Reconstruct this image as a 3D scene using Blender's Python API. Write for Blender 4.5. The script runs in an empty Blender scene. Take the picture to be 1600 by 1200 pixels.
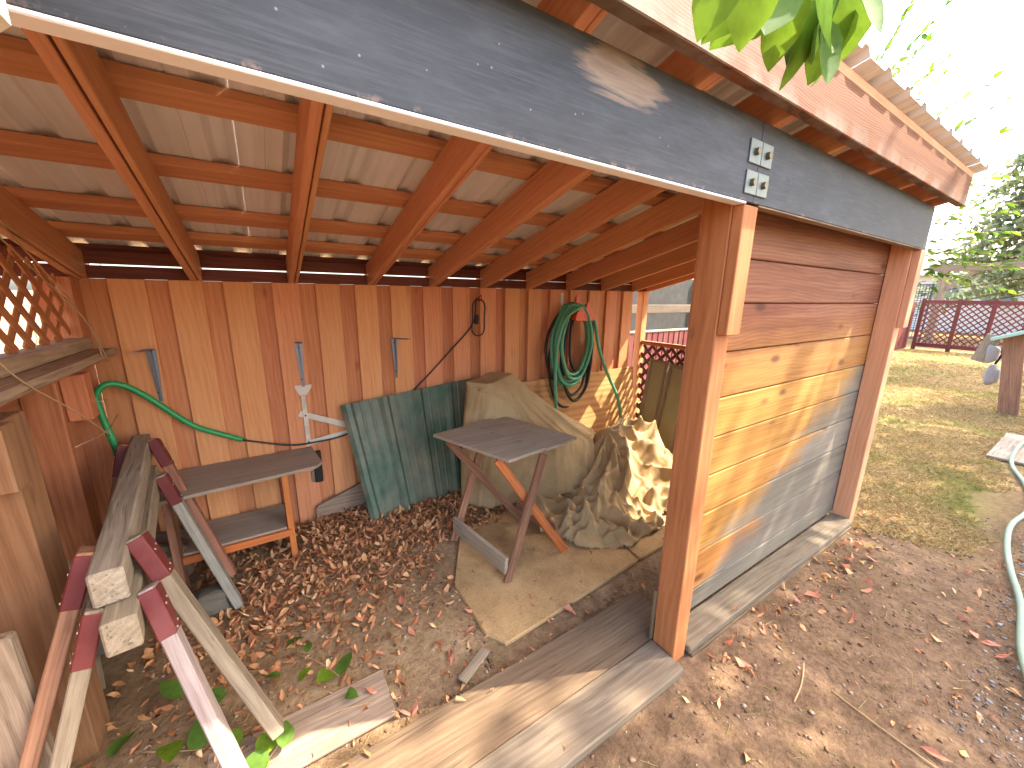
import bpy, bmesh, math, random
import numpy as np
from mathutils import Vector, Matrix, Euler

random.seed(7); rng = np.random.default_rng(7)
scene = bpy.context.scene
COL = scene.collection
V = Vector

# ---------------------------------------------------------------- camera
def cam_axes(yaw, pitch, roll):
    y, p, r = map(math.radians, (yaw, pitch, roll))
    fw = V((math.sin(y)*math.cos(p), math.cos(y)*math.cos(p), math.sin(p)))
    rt = V((math.cos(y), -math.sin(y), 0)); up = rt.cross(fw)
    return fw, rt*math.cos(r)+up*math.sin(r), up*math.cos(r)-rt*math.sin(r)
fw, rt, up = cam_axes(32.754, -13.023, 0.818)
cd = bpy.data.cameras.new('camera'); cam = bpy.data.objects.new('camera', cd); COL.objects.link(cam)
cd.sensor_width = 36; cd.lens = 602.5/1600*36; cd.clip_start = 0.02; cd.clip_end = 2000
M = Matrix((rt, up, -fw)).transposed().to_4x4(); M.translation = V((-1.412, -0.803, 1.635)); cam.matrix_world = M
scene.camera = cam

# ---------------------------------------------------------------- sky, sun, exposure
SUN_EL, SUN_AZ = 50.0, -22.0          # azimuth measured from +X towards +Y
world = bpy.data.worlds.new('World'); scene.world = world; world.use_nodes = True
nt = world.node_tree; bg = nt.nodes['Background']
sky = nt.nodes.new('ShaderNodeTexSky'); sky.sky_type = 'NISHITA'; sky.sun_disc = False
sky.sun_elevation = math.radians(SUN_EL); sky.sun_rotation = math.radians(90-SUN_AZ)
sky.air_density = 1.0; sky.dust_density = 4.0; sky.ozone_density = 0.6
nt.links.new(sky.outputs[0], bg.inputs[0]); bg.inputs[1].default_value = 0.15
sd = bpy.data.lights.new('sun', 'SUN'); sd.energy = 2.4; sd.angle = math.radians(0.6); sd.color = (1, .93, .80)
sun = bpy.data.objects.new('sun', sd); COL.objects.link(sun)
e, a = math.radians(SUN_EL), math.radians(SUN_AZ)
sdir = V((math.cos(e)*math.cos(a), math.cos(e)*math.sin(a), math.sin(e)))
sun.rotation_euler = sdir.to_track_quat('Z', 'Y').to_euler(); sun.location = sdir*30
vs = scene.view_settings; vs.view_transform = 'Standard'; vs.look = 'None'; vs.gamma = 1; vs.exposure = 3.25
scene.cycles.max_bounces = 16; scene.cycles.diffuse_bounces = 10

# ---------------------------------------------------------------- material helpers
def srgb(*c):
    return tuple(((x/255)/12.92 if x/255 <= .04045 else ((x/255+.055)/1.055)**2.4) for x in c)
class NT:
    def __init__(s, name):
        s.m = bpy.data.materials.new(name); s.m.use_nodes = True; s.t = s.m.node_tree
        s.b = s.t.nodes['Principled BSDF']; s.out = s.t.nodes['Material Output']
    def n(s, ty, **kw):
        nd = s.t.nodes.new('ShaderNode'+ty)
        for k, v in kw.items(): setattr(nd, k, v)
        return nd
    def l(s, a, b): s.t.links.new(a, b)
    def val(s, sock, v):
        if hasattr(v, 'is_linked'): s.l(v, sock)
        else: sock.default_value = v
    def math(s, op, a, b=0.0, c=0.0, clamp=False):
        nd = s.n('Math', operation=op); nd.use_clamp = clamp
        s.val(nd.inputs[0], a); s.val(nd.inputs[1], b); s.val(nd.inputs[2], c); return nd.outputs[0]
    def vmath(s, op, a, b):
        nd = s.n('VectorMath', operation=op); s.val(nd.inputs[0], a); s.val(nd.inputs[1], b); return nd.outputs[0]
    def noise(s, vec, scale, detail=4, rough=.55, dist=0.0):
        nd = s.n('TexNoise'); s.l(vec, nd.inputs['Vector']); nd.inputs['Scale'].default_value = scale
        nd.inputs['Detail'].default_value = detail; nd.inputs['Roughness'].default_value = rough
        nd.inputs['Distortion'].default_value = dist; return nd.outputs[0]
    def ramp(s, fac, stops, interp='LINEAR'):
        nd = s.n('ValToRGB'); s.l(fac, nd.inputs[0]); cr = nd.color_ramp; cr.interpolation = interp
        while len(cr.elements) < len(stops): cr.elements.new(.5)
        for el, (p, c) in zip(cr.elements, stops):
            el.position = p; el.color = (c, c, c, 1) if isinstance(c, (int, float)) else (*c[:3], 1)
        return nd.outputs[0]
    def mix(s, fac, a, b, blend='MIX'):
        nd = s.n('Mix', data_type='RGBA', blend_type=blend)
        s.val(nd.inputs[0], fac)
        for i, x in ((6, a), (7, b)):
            if isinstance(x, tuple): nd.inputs[i].default_value = (*x[:3], 1)
            else: s.l(x, nd.inputs[i])
        return nd.outputs[2]
    def coords(s, scale=(1, 1, 1), rnd=True, kind='Object'):
        tc = s.n('TexCoord'); v = tc.outputs[kind]
        if rnd:
            oi = s.n('ObjectInfo'); r = s.math('MULTIPLY', oi.outputs['Random'], 41.7)
            cx = s.n('CombineXYZ'); s.l(r, cx.inputs[0]); s.l(r, cx.inputs[1]); s.l(r, cx.inputs[2])
            v = s.vmath('ADD', v, cx.outputs[0])
        return s.vmath('MULTIPLY', v, scale)
    def pos(s):
        return s.n('NewGeometry').outputs['Position']
    def bump(s, h, strength=.3, dist=.01, prev=None):
        nd = s.n('Bump'); s.l(h, nd.inputs['Height']); nd.inputs['Strength'].default_value = strength
        nd.inputs['Distance'].default_value = dist
        if prev is not None: s.l(prev, nd.inputs['Normal'])
        return nd.outputs[0]
    def done(s, col=None, rough=.8, nrm=None, spec=.3, metal=0.0):
        if col is not None: s.val(s.b.inputs['Base Color'], col if not isinstance(col, tuple) else (*col[:3], 1))
        s.val(s.b.inputs['Roughness'], rough); s.val(s.b.inputs['Metallic'], metal)
        s.b.inputs['Specular IOR Level'].default_value = spec
        if nrm is not None: s.l(nrm, s.b.inputs['Normal'])
        return s.m

def hsvvar(t, col, amt=.35):
    """whole-piece tone variation from the object's random number"""
    oi = t.n('ObjectInfo'); hv = t.n('HueSaturation'); t.l(col, hv.inputs['Color'])
    wn = t.n('TexWhiteNoise', noise_dimensions='1D'); t.l(oi.outputs['Random'], wn.inputs['W'])
    t.l(t.math('MULTIPLY_ADD', wn.outputs[0], amt, 1-amt/2), hv.inputs['Value'])
    t.l(t.math('MULTIPLY_ADD', oi.outputs['Random'], .012, .494), hv.inputs['Hue'])
    return hv.outputs[0]

def wood(name, dark, mid, light, rough=.75, knots=.8, grain=1.0, dirt=0.0, var=.3, bump=.35, blotch=.3, dirtcol=(.09, .07, .05), fig=.06, crack=0.0):
    t = NT(name)
    o = t.coords((1, 1, 1)); warp = t.n('TexNoise'); t.l(t.vmath('MULTIPLY', o, (1.2, 3, 3)), warp.inputs['Vector']); warp.inputs['Scale'].default_value = 1.3; warp.inputs['Detail'].default_value = 2
    o = t.vmath('ADD', o, t.vmath('MULTIPLY', warp.outputs['Color'], (0, .05, .05)))
    n1 = t.noise(t.vmath('MULTIPLY', o, (1.0*grain, 52*grain, 52*grain)), 1.0, 5, .62)
    fine = t.noise(t.vmath('MULTIPLY', o, (5*grain, 260*grain, 260*grain)), 1.0, 4, .65)
    band = t.noise(t.vmath('MULTIPLY', o, (.7, 9, 9)), 1.0, 4, .6)
    ring = t.n('TexWave', wave_type='BANDS', bands_direction='DIAGONAL', wave_profile='SIN')
    t.l(t.vmath('MULTIPLY', o, (.5*grain, 9*grain, 9*grain)), ring.inputs['Vector'])
    ring.inputs['Scale'].default_value = 2.6; ring.inputs['Distortion'].default_value = 7; ring.inputs['Detail'].default_value = 3; ring.inputs['Detail Scale'].default_value = .6
    f = t.math('ADD', t.math('MULTIPLY', n1, .40), t.math('ADD', t.math('MULTIPLY', fine, .34-fig*.5), t.math('ADD', t.math('MULTIPLY', band, .26-fig*.5), t.math('MULTIPLY', ring.outputs['Fac'], fig))))
    col = t.ramp(f, [(.33, dark), (.5, mid), (.68, light)])
    blot = t.noise(t.coords((1.1, 3.4, 3.4)), 2.2, 5, .62)
    col = t.mix(t.ramp(blot, [(.38, .0), (.72, blotch)]), col, dark)
    vo = t.n('TexVoronoi'); t.l(t.coords((2.3, 6.5, 6.5)), vo.inputs['Vector']); vo.inputs['Scale'].default_value = 1.0
    kn = t.ramp(t.math('ADD', vo.outputs['Distance'], t.math('MULTIPLY', t.math('SUBTRACT', fine, .5), .08)), [(.045, 1.0), (.075, .35), (.15, .0)])
    col = t.mix(t.math('MULTIPLY', kn, knots), col, tuple(x*.42 for x in dark))
    if crack > 0:
        ck = t.noise(t.vmath('MULTIPLY', o, (2.2, 95, 95)), 1, 3, .5); cm = t.ramp(ck, [(.33, 1.0), (.39, 0.0)])
        col = t.mix(t.math('MULTIPLY', cm, crack), col, tuple(x*.35 for x in dark))
    if dirt > 0:
        dn = t.noise(t.coords((3, 3, 3)), 1.6, 6, .65)
        col = t.mix(t.math('MULTIPLY', t.ramp(dn, [(.40, 0.0), (.68, 1.0)]), dirt), col, dirtcol)
    col = hsvvar(t, col, var)
    nr = t.bump(n1, bump*.35, .004); nr = t.bump(fine, bump*.6, .0015, nr)
    return t.done(col, t.math('MULTIPLY_ADD', n1, .2, rough-.1), nr, .25)

def plain(name, c, rough=.6, metal=0.0, spec=.4, nscale=30, amt=.25, bump=.1, dirt=None):
    t = NT(name); o = t.coords((1, 1, 1)); n = t.noise(o, nscale, 5, .6); n2 = t.noise(o, nscale*.12, 3)
    col = t.mix(t.math('MULTIPLY', n, amt*2), c, tuple(x*.55 for x in c))
    col = t.mix(t.ramp(n2, [(.4, 0.0), (.8, amt)]), col, tuple(min(1, x*1.35+.01) for x in c))
    if dirt: col = t.mix(t.ramp(t.noise(o, nscale*.3, 5, .65), [(.45, 0.0), (.7, .75)]), col, dirt)
    return t.done(col, t.math('MULTIPLY_ADD', n, .2, rough-.1), t.bump(n, bump, .004), spec, metal)

MAT = {}
MAT['stain'] = wood('red cedar stain', srgb(184, 114, 72), srgb(206, 138, 92), srgb(216, 154, 108), .7, .35, var=.10, blotch=.25)
MAT['stain_recess'] = wood('red cedar stain, older coat', srgb(166, 98, 60), srgb(190, 122, 80), srgb(202, 138, 96), .7, .5, var=.14, blotch=.3)  # darker copy of the cedar stain, shade of set-back boards painted in
MAT['stain_rafter'] = wood('rafter stain', srgb(174, 114, 78), srgb(200, 140, 100), srgb(212, 156, 116), .66, .35, .9, var=.10, blotch=.25)
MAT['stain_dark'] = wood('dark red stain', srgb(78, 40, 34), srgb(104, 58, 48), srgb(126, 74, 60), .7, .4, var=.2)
MAT['stain_post'] = wood('post stain', srgb(134, 78, 42), srgb(164, 102, 60), srgb(180, 120, 76), .68, .4, .8, var=.08, blotch=.25)
MAT['stain_old'] = wood('dull old stain', srgb(112, 74, 48), srgb(144, 100, 68), srgb(164, 120, 86), .75, .4, .8, .2, .1, blotch=.3)
MAT['stain_lattice'] = wood('lattice stain', srgb(138, 84, 52), srgb(178, 116, 76), srgb(202, 142, 98), .7, .3, var=.25)
MAT['weathered'] = wood('weathered grey wood', srgb(104, 92, 76), srgb(148, 132, 110), srgb(180, 164, 140), .88, .4, 1.0, .30, .2, .8, crack=.6, dirtcol=srgb(110, 94, 74))
MAT['sill'] = wood('grey sill wood', srgb(78, 66, 52), srgb(108, 94, 77), srgb(132, 117, 95), .88, .2, 1.0, .35, .15, .6, crack=.35, dirtcol=srgb(99, 80, 58))
MAT['sill_brown'] = wood('brown threshold wood', srgb(71, 57, 40), srgb(104, 84, 62), srgb(127, 107, 81), .88, .3, 1.0, .4, .15, .6, crack=.5, dirtcol=srgb(92, 71, 50))
MAT['weathered_brown'] = wood('weathered brown wood', srgb(104, 84, 66), srgb(148, 124, 100), srgb(178, 156, 130), .85, .5, 1.0, .3, .2, .6, crack=.5)
MAT['ledge'] = wood('dusty ledge wood', srgb(132, 106, 82), srgb(172, 144, 116), srgb(196, 172, 144), .82, .4, 1.0, .25, .15, .6, crack=.5)
MAT['weathered_light'] = wood('pale bare wood', srgb(104, 88, 68), srgb(140, 122, 98), srgb(164, 147, 122), .82, .35, 1.0, .25, .15, .6, crack=.6)
MAT['table_top'] = wood('grimy plank', srgb(124, 108, 92), srgb(160, 142, 122), srgb(180, 162, 140), .85, .4, .9, .45, .12, .4, dirtcol=srgb(142, 126, 95))
MAT['brown_leg'] = wood('brown leg wood', srgb(104, 66, 48), srgb(146, 100, 74), srgb(174, 126, 96), .78, .4, 1.0, .25, crack=.3)
MAT['orange_wood'] = wood('orange varnished wood', srgb(150, 80, 34), srgb(188, 108, 52), srgb(206, 132, 74), .6, .4, 1.0, .25, .15)
MAT['white_leg'] = wood('worn pinkish white paint', srgb(110, 82, 76), srgb(152, 132, 122), srgb(170, 156, 144), .8, .25, 1.0, .15, .1, .5, crack=.25)
MAT['grey_leg'] = wood('worn grey paint', srgb(112, 106, 92), srgb(148, 142, 126), srgb(172, 166, 148), .78, .25, 1.0, .3, .1, .5, crack=.2)
MAT['red_fence'] = wood('red fence paint', srgb(88, 43, 40), srgb(118, 62, 57), srgb(140, 78, 71), .75, .2, .6, var=.2)
MAT['mdf'] = wood('grey brown shelf', srgb(136, 120, 102), srgb(156, 140, 120), srgb(168, 152, 132), .78, .0, .5, .35, .08, .15, dirtcol=srgb(128, 108, 84))
MAT['plywood'] = wood('plywood', srgb(160, 104, 58), srgb(204, 150, 94), srgb(222, 174, 118), .62, .3, .4, .1, .08, .15, fig=.12)

def panel_wood():
    """panel boards: red stain on the upper boards, honey wood with a warm lit patch painted in the middle, grey weathering low and to the right"""
    t = NT('panel siding')
    o = t.coords((1, 1, 1)); n1 = t.noise(t.vmath('MULTIPLY', o, (1, 46, 46)), 1, 5, .62); fine = t.noise(t.vmath('MULTIPLY', o, (5, 240, 240)), 1, 4, .65); band = t.noise(t.vmath('MULTIPLY', o, (.8, 8, 8)), 1, 4, .6)
    ring = t.n('TexWave', wave_type='BANDS', bands_direction='Z', wave_profile='SIN'); t.l(t.vmath('MULTIPLY', o, (.5, 1, 1)), ring.inputs['Vector'])
    ring.inputs['Scale'].default_value = 17; ring.inputs['Distortion'].default_value = 26; ring.inputs['Detail'].default_value = 2; ring.inputs['Detail Scale'].default_value = .14
    f = t.math('ADD', t.math('MULTIPLY', n1, .34), t.math('ADD', t.math('MULTIPLY', fine, .26), t.math('ADD', t.math('MULTIPLY', band, .34), t.math('MULTIPLY', ring.outputs['Fac'], .06))))
    honey = t.ramp(f, [(.34, srgb(124, 74, 28)), (.5, srgb(156, 106, 48)), (.68, srgb(172, 130, 70))])  # warm patch of light on the middle boards is painted into this tone
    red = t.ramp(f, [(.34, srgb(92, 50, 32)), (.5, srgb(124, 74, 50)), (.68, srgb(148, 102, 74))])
    grey = t.ramp(f, [(.34, srgb(82, 72, 59)), (.5, srgb(110, 99, 84)), (.68, srgb(130, 118, 102))])
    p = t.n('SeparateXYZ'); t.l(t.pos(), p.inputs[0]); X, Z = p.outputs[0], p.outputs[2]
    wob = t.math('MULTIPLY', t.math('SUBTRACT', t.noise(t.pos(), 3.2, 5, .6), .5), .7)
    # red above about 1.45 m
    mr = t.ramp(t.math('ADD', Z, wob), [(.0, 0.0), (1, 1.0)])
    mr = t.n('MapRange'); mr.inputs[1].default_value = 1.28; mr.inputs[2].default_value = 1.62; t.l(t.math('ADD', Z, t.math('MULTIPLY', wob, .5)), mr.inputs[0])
    # grey where it is low and towards the far post
    oi_ = t.n('ObjectInfo'); wob = t.math('ADD', wob, t.math('MULTIPLY', t.math('SUBTRACT', oi_.outputs['Random'], .5), .34)); wob = t.math('ADD', wob, t.math('MULTIPLY', t.math('SUBTRACT', n1, .5), .5))
    gg = t.math('ADD', t.math('MULTIPLY_ADD', X, .62, wob), t.math('MULTIPLY', Z, -1.35))
    mg = t.n('MapRange'); mg.inputs[1].default_value = -.28; mg.inputs[2].default_value = .06; t.l(gg, mg.inputs[0])
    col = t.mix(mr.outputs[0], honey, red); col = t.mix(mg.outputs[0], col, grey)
    vo = t.n('TexVoronoi'); t.l(t.coords((2.4, 6, 6)), vo.inputs['Vector']); vo.inputs['Scale'].default_value = 1
    kn = t.ramp(vo.outputs['Distance'], [(.06, .75), (.16, .0)]); col = t.mix(kn, col, srgb(64, 36, 19))
    col = hsvvar(t, col, .28)
    return t.done(col, .72, t.bump(t.noise(t.coords((5, 140, 140)), 1, 3), .25, .002, t.bump(f, .15, .003)), .25)
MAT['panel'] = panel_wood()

def beam_paint():
    """worn black-blue paint, scuffs, and a pale smear of filler brushed on near the top edge"""
    t = NT('beam paint'); P = t.pos(); sp = t.n('SeparateXYZ'); t.l(P, sp.inputs[0]); X, Z = sp.outputs[0], sp.outputs[2]
    n = t.noise(t.vmath('MULTIPLY', P, (3, 3, 9)), 1.2, 6, .65); fine = t.noise(t.vmath('MULTIPLY', P, (7, 20, 170)), 1, 5, .65)
    col = t.ramp(n, [(.3, srgb(42, 44, 47)), (.55, srgb(62, 64, 67)), (.8, srgb(86, 87, 90))])
    col = t.mix(t.ramp(fine, [(.48, 0.0), (.72, .5)]), col, srgb(85, 85, 88))
    spk = t.n('TexVoronoi'); t.l(P, spk.inputs['Vector']); spk.inputs['Scale'].default_value = 26
    col = t.mix(t.ramp(spk.outputs['Distance'], [(.04, .8), (.07, 0.0)]), col, srgb(134, 130, 125))
    # filler smear: an ellipse broken into brush streaks
    st = t.noise(t.vmath('MULTIPLY', P, (5, 1, 60)), 1, 4, .6, .4)
    dx = t.math('DIVIDE', t.math('ADD', X, .61), .15); dz = t.math('DIVIDE', t.math('SUBTRACT', Z, t.math('MULTIPLY_ADD', X, .0, 2.145)), .055)
    rr = t.math('ADD', t.math('MULTIPLY', dx, dx), t.math('MULTIPLY', dz, dz))
    m = t.n('MapRange'); m.inputs[1].default_value = 1.15; m.inputs[2].default_value = .55
    t.l(t.math('ADD', rr, t.math('MULTIPLY', t.math('SUBTRACT', st, .5), 3.2)), m.inputs[0])
    smear = t.ramp(st, [(.3, srgb(114, 91, 78)), (.6, srgb(143, 122, 102)), (.8, srgb(120, 120, 111))])
    col = t.mix(m.outputs[0], col, smear)
    # chipped lower edge showing bare wood
    ch = t.noise(P, 22, 4, .7); ez = t.n('MapRange'); ez.inputs[1].default_value = 1.967; ez.inputs[2].default_value = 1.953; t.l(Z, ez.inputs[0])
    chip = t.math('MULTIPLY', ez.outputs[0], t.ramp(ch, [(.54, 0.0), (.62, .9)]))
    col = t.mix(chip, col, srgb(128, 107, 93))
    return t.done(col, t.math('MULTIPLY_ADD', n, .3, .5), t.bump(fine, .2, .002, t.bump(n, .15, .004)), .35)
MAT['beam'] = beam_paint()
MAT['white_edge'] = plain('chipped white paint', srgb(238, 236, 232), .6, nscale=14, amt=.12, bump=.3)

def fascia_mat():
    t = NT('fascia wood'); o = t.coords((1, 1, 1)); n1 = t.noise(t.vmath('MULTIPLY', o, (1, 50, 50)), 1, 5, .6); fine = t.noise(t.vmath('MULTIPLY', o, (5, 260, 260)), 1, 4, .65)
    ring2 = t.n('TexWave', wave_type='BANDS', bands_direction='Z', wave_profile='SAW'); t.l(t.vmath('MULTIPLY', o, (.45, 1, 1)), ring2.inputs['Vector'])
    ring2.inputs['Scale'].default_value = 40; ring2.inputs['Distortion'].default_value = 34; ring2.inputs['Detail'].default_value = 2; ring2.inputs['Detail Scale'].default_value = .12
    f = t.math('ADD', t.math('MULTIPLY', n1, .4), t.math('ADD', t.math('MULTIPLY', fine, .3), t.math('MULTIPLY', ring2.outputs['Fac'], .3)))
    col = t.ramp(f, [(.30, srgb(66, 34, 18)), (.48, srgb(108, 62, 34)), (.70, srgb(130, 84, 52))])
    P = t.pos(); sp = t.n('SeparateXYZ'); t.l(P, sp.inputs[0])
    wr = t.noise(P, 5, 5, .65); low = t.n('MapRange'); low.inputs[1].default_value = 2.27; low.inputs[2].default_value = 2.20; t.l(sp.outputs[2], low.inputs[0])
    bare = t.math('MULTIPLY', t.ramp(wr, [(.42, 0.0), (.6, .8)]), low.outputs[0])
    col = t.mix(bare, col, srgb(127, 114, 98))
    lf = t.n('MapRange'); lf.inputs[1].default_value = -.35; lf.inputs[2].default_value = -.75; t.l(t.math('ADD', sp.outputs[0], t.math('MULTIPLY', wr, .25)), lf.inputs[0])
    col = t.mix(t.math('MULTIPLY', lf.outputs[0], .8), col, srgb(86, 77, 60))
    return t.done(col, .7, t.bump(fine, .25, .0015), .25)
MAT['fascia'] = fascia_mat()

def roof_mat():
    t = NT('galvanised roof sheet'); P = t.pos()
    n = t.noise(t.vmath('MULTIPLY', P, (22, .8, 1)), 1.5, 4, .55); b = t.noise(P, 2.5, 4)
    col = t.ramp(n, [(.3, srgb(206, 207, 204)), (.5, srgb(219, 221, 218)), (.7, srgb(229, 230, 230))])
    col = t.mix(t.ramp(b, [(.45, 0.0), (.75, .35)]), col, srgb(190, 187, 180))
    return t.done(col, t.math('MULTIPLY_ADD', b, .25, .28), t.bump(n, .05, .002), .5, .0)
MAT['roof'] = roof_mat()

def green_sheet():
    t = NT('green metal sheet'); P = t.pos(); n = t.noise(t.vmath('MULTIPLY', P, (9, 9, 1.4)), 2, 5, .6)
    d = t.noise(P, 3.2, 5, .65)
    col = t.ramp(n, [(.3, srgb(50, 72, 56)), (.55, srgb(66, 92, 72)), (.8, srgb(86, 112, 90))])
    col = t.mix(t.ramp(d, [(.38, 0.0), (.66, .8)]), col, srgb(126, 116, 94))
    return t.done(col, .5, t.bump(n, .1, .003), .4, .1)
MAT['green_sheet'] = green_sheet()

def dirt_mat():
    """bare trodden dirt, giving way to a thin dry lawn east of the shed and gravel along the path"""
    t = NT('dirt and lawn ground'); P = t.pos(); sp = t.n('SeparateXYZ'); t.l(P, sp.inputs[0]); X, Y = sp.outputs[0], sp.outputs[1]
    n = t.noise(P, 3, 8, .65); f = t.noise(P, 40, 6, .7); m = t.noise(P, 11, 6, .65)
    col = t.ramp(t.math('ADD', t.math('MULTIPLY', n, .5), t.math('MULTIPLY', m, .5)), [(.32, srgb(76, 59, 42)), (.5, srgb(111, 87, 65)), (.7, srgb(137, 110, 85))])
    col = t.mix(t.ramp(f, [(.35, .55), (.55, 0.0)]), col, srgb(63, 47, 34))
    col = t.mix(t.ramp(f, [(.6, 0.0), (.75, .5)]), col, srgb(158, 132, 103))
    wob = t.math('MULTIPLY', t.math('SUBTRACT', t.noise(P, 2.6, 5, .65), .5), 1.1)
    a = t.n('MapRange'); a.inputs[1].default_value = 2.15; a.inputs[2].default_value = 2.5; t.l(t.math('ADD', X, wob), a.inputs[0])
    b = t.n('MapRange'); b.inputs[1].default_value = -.75; b.inputs[2].default_value = -.35; t.l(t.math('ADD', Y, t.math('MULTIPLY', wob, .5)), b.inputs[0])
    far = t.n('MapRange'); far.inputs[1].default_value = 7; far.inputs[2].default_value = 9; t.l(X, far.inputs[0])
    lawn = t.math('MAXIMUM', t.math('MULTIPLY', a.outputs[0], b.outputs[0]), far.outputs[0])
    gn = t.noise(P, .9, 4, .6); gf = t.noise(P, 26, 5, .7)
    straw = t.ramp(gf, [(.3, srgb(95, 73, 43)), (.5, srgb(131, 105, 67)), (.7, srgb(153, 129, 88))])
    straw = t.mix(t.ramp(gn, [(.5, 0.0), (.68, .5)]), straw, srgb(97, 101, 46))
    # dry dirt under the roof, painted paler to brighten the dim interior
    d1 = t.n('MapRange'); d1.inputs[1].default_value = .30; d1.inputs[2].default_value = .62; t.l(t.math('ADD', Y, t.math('MULTIPLY', wob, .25)), d1.inputs[0])
    d2 = t.n('MapRange'); d2.inputs[1].default_value = 2.25; d2.inputs[2].default_value = 1.95; t.l(X, d2.inputs[0])
    lit_floor = t.ramp(t.math('ADD', t.math('MULTIPLY', n, .5), t.math('MULTIPLY', m, .5)), [(.32, srgb(112, 88, 63)), (.5, srgb(147, 119, 86)), (.7, srgb(175, 147, 111))])
    lit_floor = t.mix(t.ramp(f, [(.35, .55), (.55, 0.0)]), lit_floor, srgb(98, 73, 53))
    col = t.mix(t.math('MULTIPLY', d1.outputs[0], d2.outputs[0]), col, lit_floor)
    col = t.mix(lawn, col, straw)
    nr = t.bump(m, .5, .03); nr = t.bump(f, .8, .012, nr); nr = t.bump(t.noise(P, 150, 3, .7), .5, .004, nr)
    return t.done(col, .95, nr, .1)
MAT['dirt'] = dirt_mat()

def island_mat(name, stops, rough=.7, trans=0.0, spec=.25, greenpatch=None, bump=0):
    """colour chosen per loose piece"""
    t = NT(name); g = t.n('NewGeometry'); col = t.ramp(g.outputs['Random Per Island'], stops)
    if greenpatch:
        col = t.mix(t.ramp(t.noise(t.pos(), .9, 4, .6), [(.5, 0.0), (.66, .8)]), col, greenpatch)
    n = t.noise(t.pos(), 60, 3); col = t.mix(t.ramp(n, [(.4, 0.0), (.75, .35)]), col, tuple(x*.5 for x in stops[0][1]))
    m = t.done(col, rough, None, spec)
    if trans > 0:
        tr = t.n('BsdfTranslucent'); t.l(col, tr.inputs[0]); mx = t.n('MixShader'); mx.inputs[0].default_value = trans
        t.l(t.b.outputs[0], mx.inputs[1]); t.l(tr.outputs[0], mx.inputs[2]); t.l(mx.outputs[0], t.out.inputs[0])
    return m
MAT['litter'] = island_mat('dead leaves', [(0, srgb(125, 79, 46)), (.25, srgb(170, 111, 70)), (.5, srgb(201, 142, 93)), (.75, srgb(220, 169, 117)), (.9, srgb(191, 111, 73)), (1, srgb(233, 193, 141))], .75, .15)
MAT['redleaf'] = island_mat('red fallen leaf', [(0, srgb(168, 88, 78)), (.5, srgb(193, 122, 95)), (1, srgb(210, 157, 122))], .65, .2)
MAT['greenleaf'] = island_mat('green leaf', [(0, srgb(60, 88, 34)), (.5, srgb(82, 112, 42)), (1, srgb(112, 132, 54))], .65, .4, .1)
MAT['limeleaf'] = island_mat('lime leaf', [(0, srgb(74, 104, 28)), (.5, srgb(104, 134, 36)), (1, srgb(138, 150, 52))], .65, .5, .1)
MAT['straw'] = island_mat('dry grass', [(0, srgb(127, 100, 56)), (.4, srgb(162, 134, 83)), (.75, srgb(184, 158, 111)), (1, srgb(138, 126, 66))], .8, .25, .2, srgb(120, 126, 54))
MAT['clod'] = island_mat('clods and grit', [(0, srgb(83, 62, 46)), (.5, srgb(122, 94, 73)), (.85, srgb(153, 126, 102)), (1, srgb(186, 163, 141))], .95)
MAT['gravel'] = island_mat('gravel', [(0, srgb(98, 91, 84)), (.5, srgb(131, 121, 113)), (1, srgb(163, 153, 142))], .95)
MAT['conifer'] = island_mat('conifer foliage', [(0, srgb(104, 118, 84)), (.5, srgb(138, 148, 108)), (1, srgb(160, 160, 114))], .85, .4)
MAT['bark'] = plain('bark', srgb(108, 88, 68), .9, nscale=20, amt=.4, bump=.6)
MAT['twig'] = plain('twig', srgb(172, 138, 96), .8, nscale=20, amt=.2)

def canvas():
    t = NT('tan canvas'); P = t.pos(); n = t.noise(P, 2.2, 5, .6); f = t.noise(P, 240, 2)
    col = t.ramp(n, [(.3, srgb(146, 118, 80)), (.5, srgb(176, 148, 106)), (.72, srgb(194, 167, 124))])
    col = t.mix(t.ramp(t.noise(P, 9, 5, .7), [(.55, 0.0), (.75, .5)]), col, srgb(142, 115, 76))
    return t.done(col, .9, t.bump(f, .2, .001, t.bump(t.noise(P, 34, 4), .25, .004)), .15)
MAT['canvas'] = canvas()
def mat_carpet():
    t = NT('brown rug'); P = t.pos(); n = t.noise(P, 3, 5, .6); f = t.noise(P, 160, 4, .7)
    col = t.ramp(t.math('ADD', t.math('MULTIPLY', n, .5), t.math('MULTIPLY', f, .5)), [(.3, srgb(124, 93, 60)), (.5, srgb(170, 135, 91)), (.7, srgb(201, 166, 117))])
    col = t.mix(t.ramp(t.noise(P, 7, 5, .7), [(.52, 0.0), (.72, .6)]), col, srgb(115, 89, 64))
    return t.done(col, .95, t.bump(f, .7, .004), .1)
MAT['rug'] = mat_carpet()
MAT['hose_green'] = plain('green hose', srgb(92, 160, 120), .45, nscale=40, amt=.15)
MAT['hose_bright'] = plain('bright green hose', srgb(44, 142, 78), .4, nscale=40, amt=.15)
MAT['hose_pale'] = plain('dusty green hose', srgb(121, 138, 113), .6, nscale=40, amt=.2)
MAT['black_rubber'] = plain('black rubber', srgb(42, 36, 34), .5, nscale=60, amt=.2)
MAT['orange_plastic'] = plain('orange plastic', srgb(226, 82, 34), .45, nscale=30, amt=.08)
MAT['grey_metal'] = plain('grey bracket steel', srgb(126, 130, 138), .4, .6, nscale=40, amt=.2)
MAT['galv'] = plain('galvanised plate', srgb(122, 128, 122), .5, .5, nscale=30, amt=.25)
MAT['bolt'] = plain('bolt steel', srgb(118, 108, 88), .45, .7, nscale=60, amt=.25)
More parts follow.
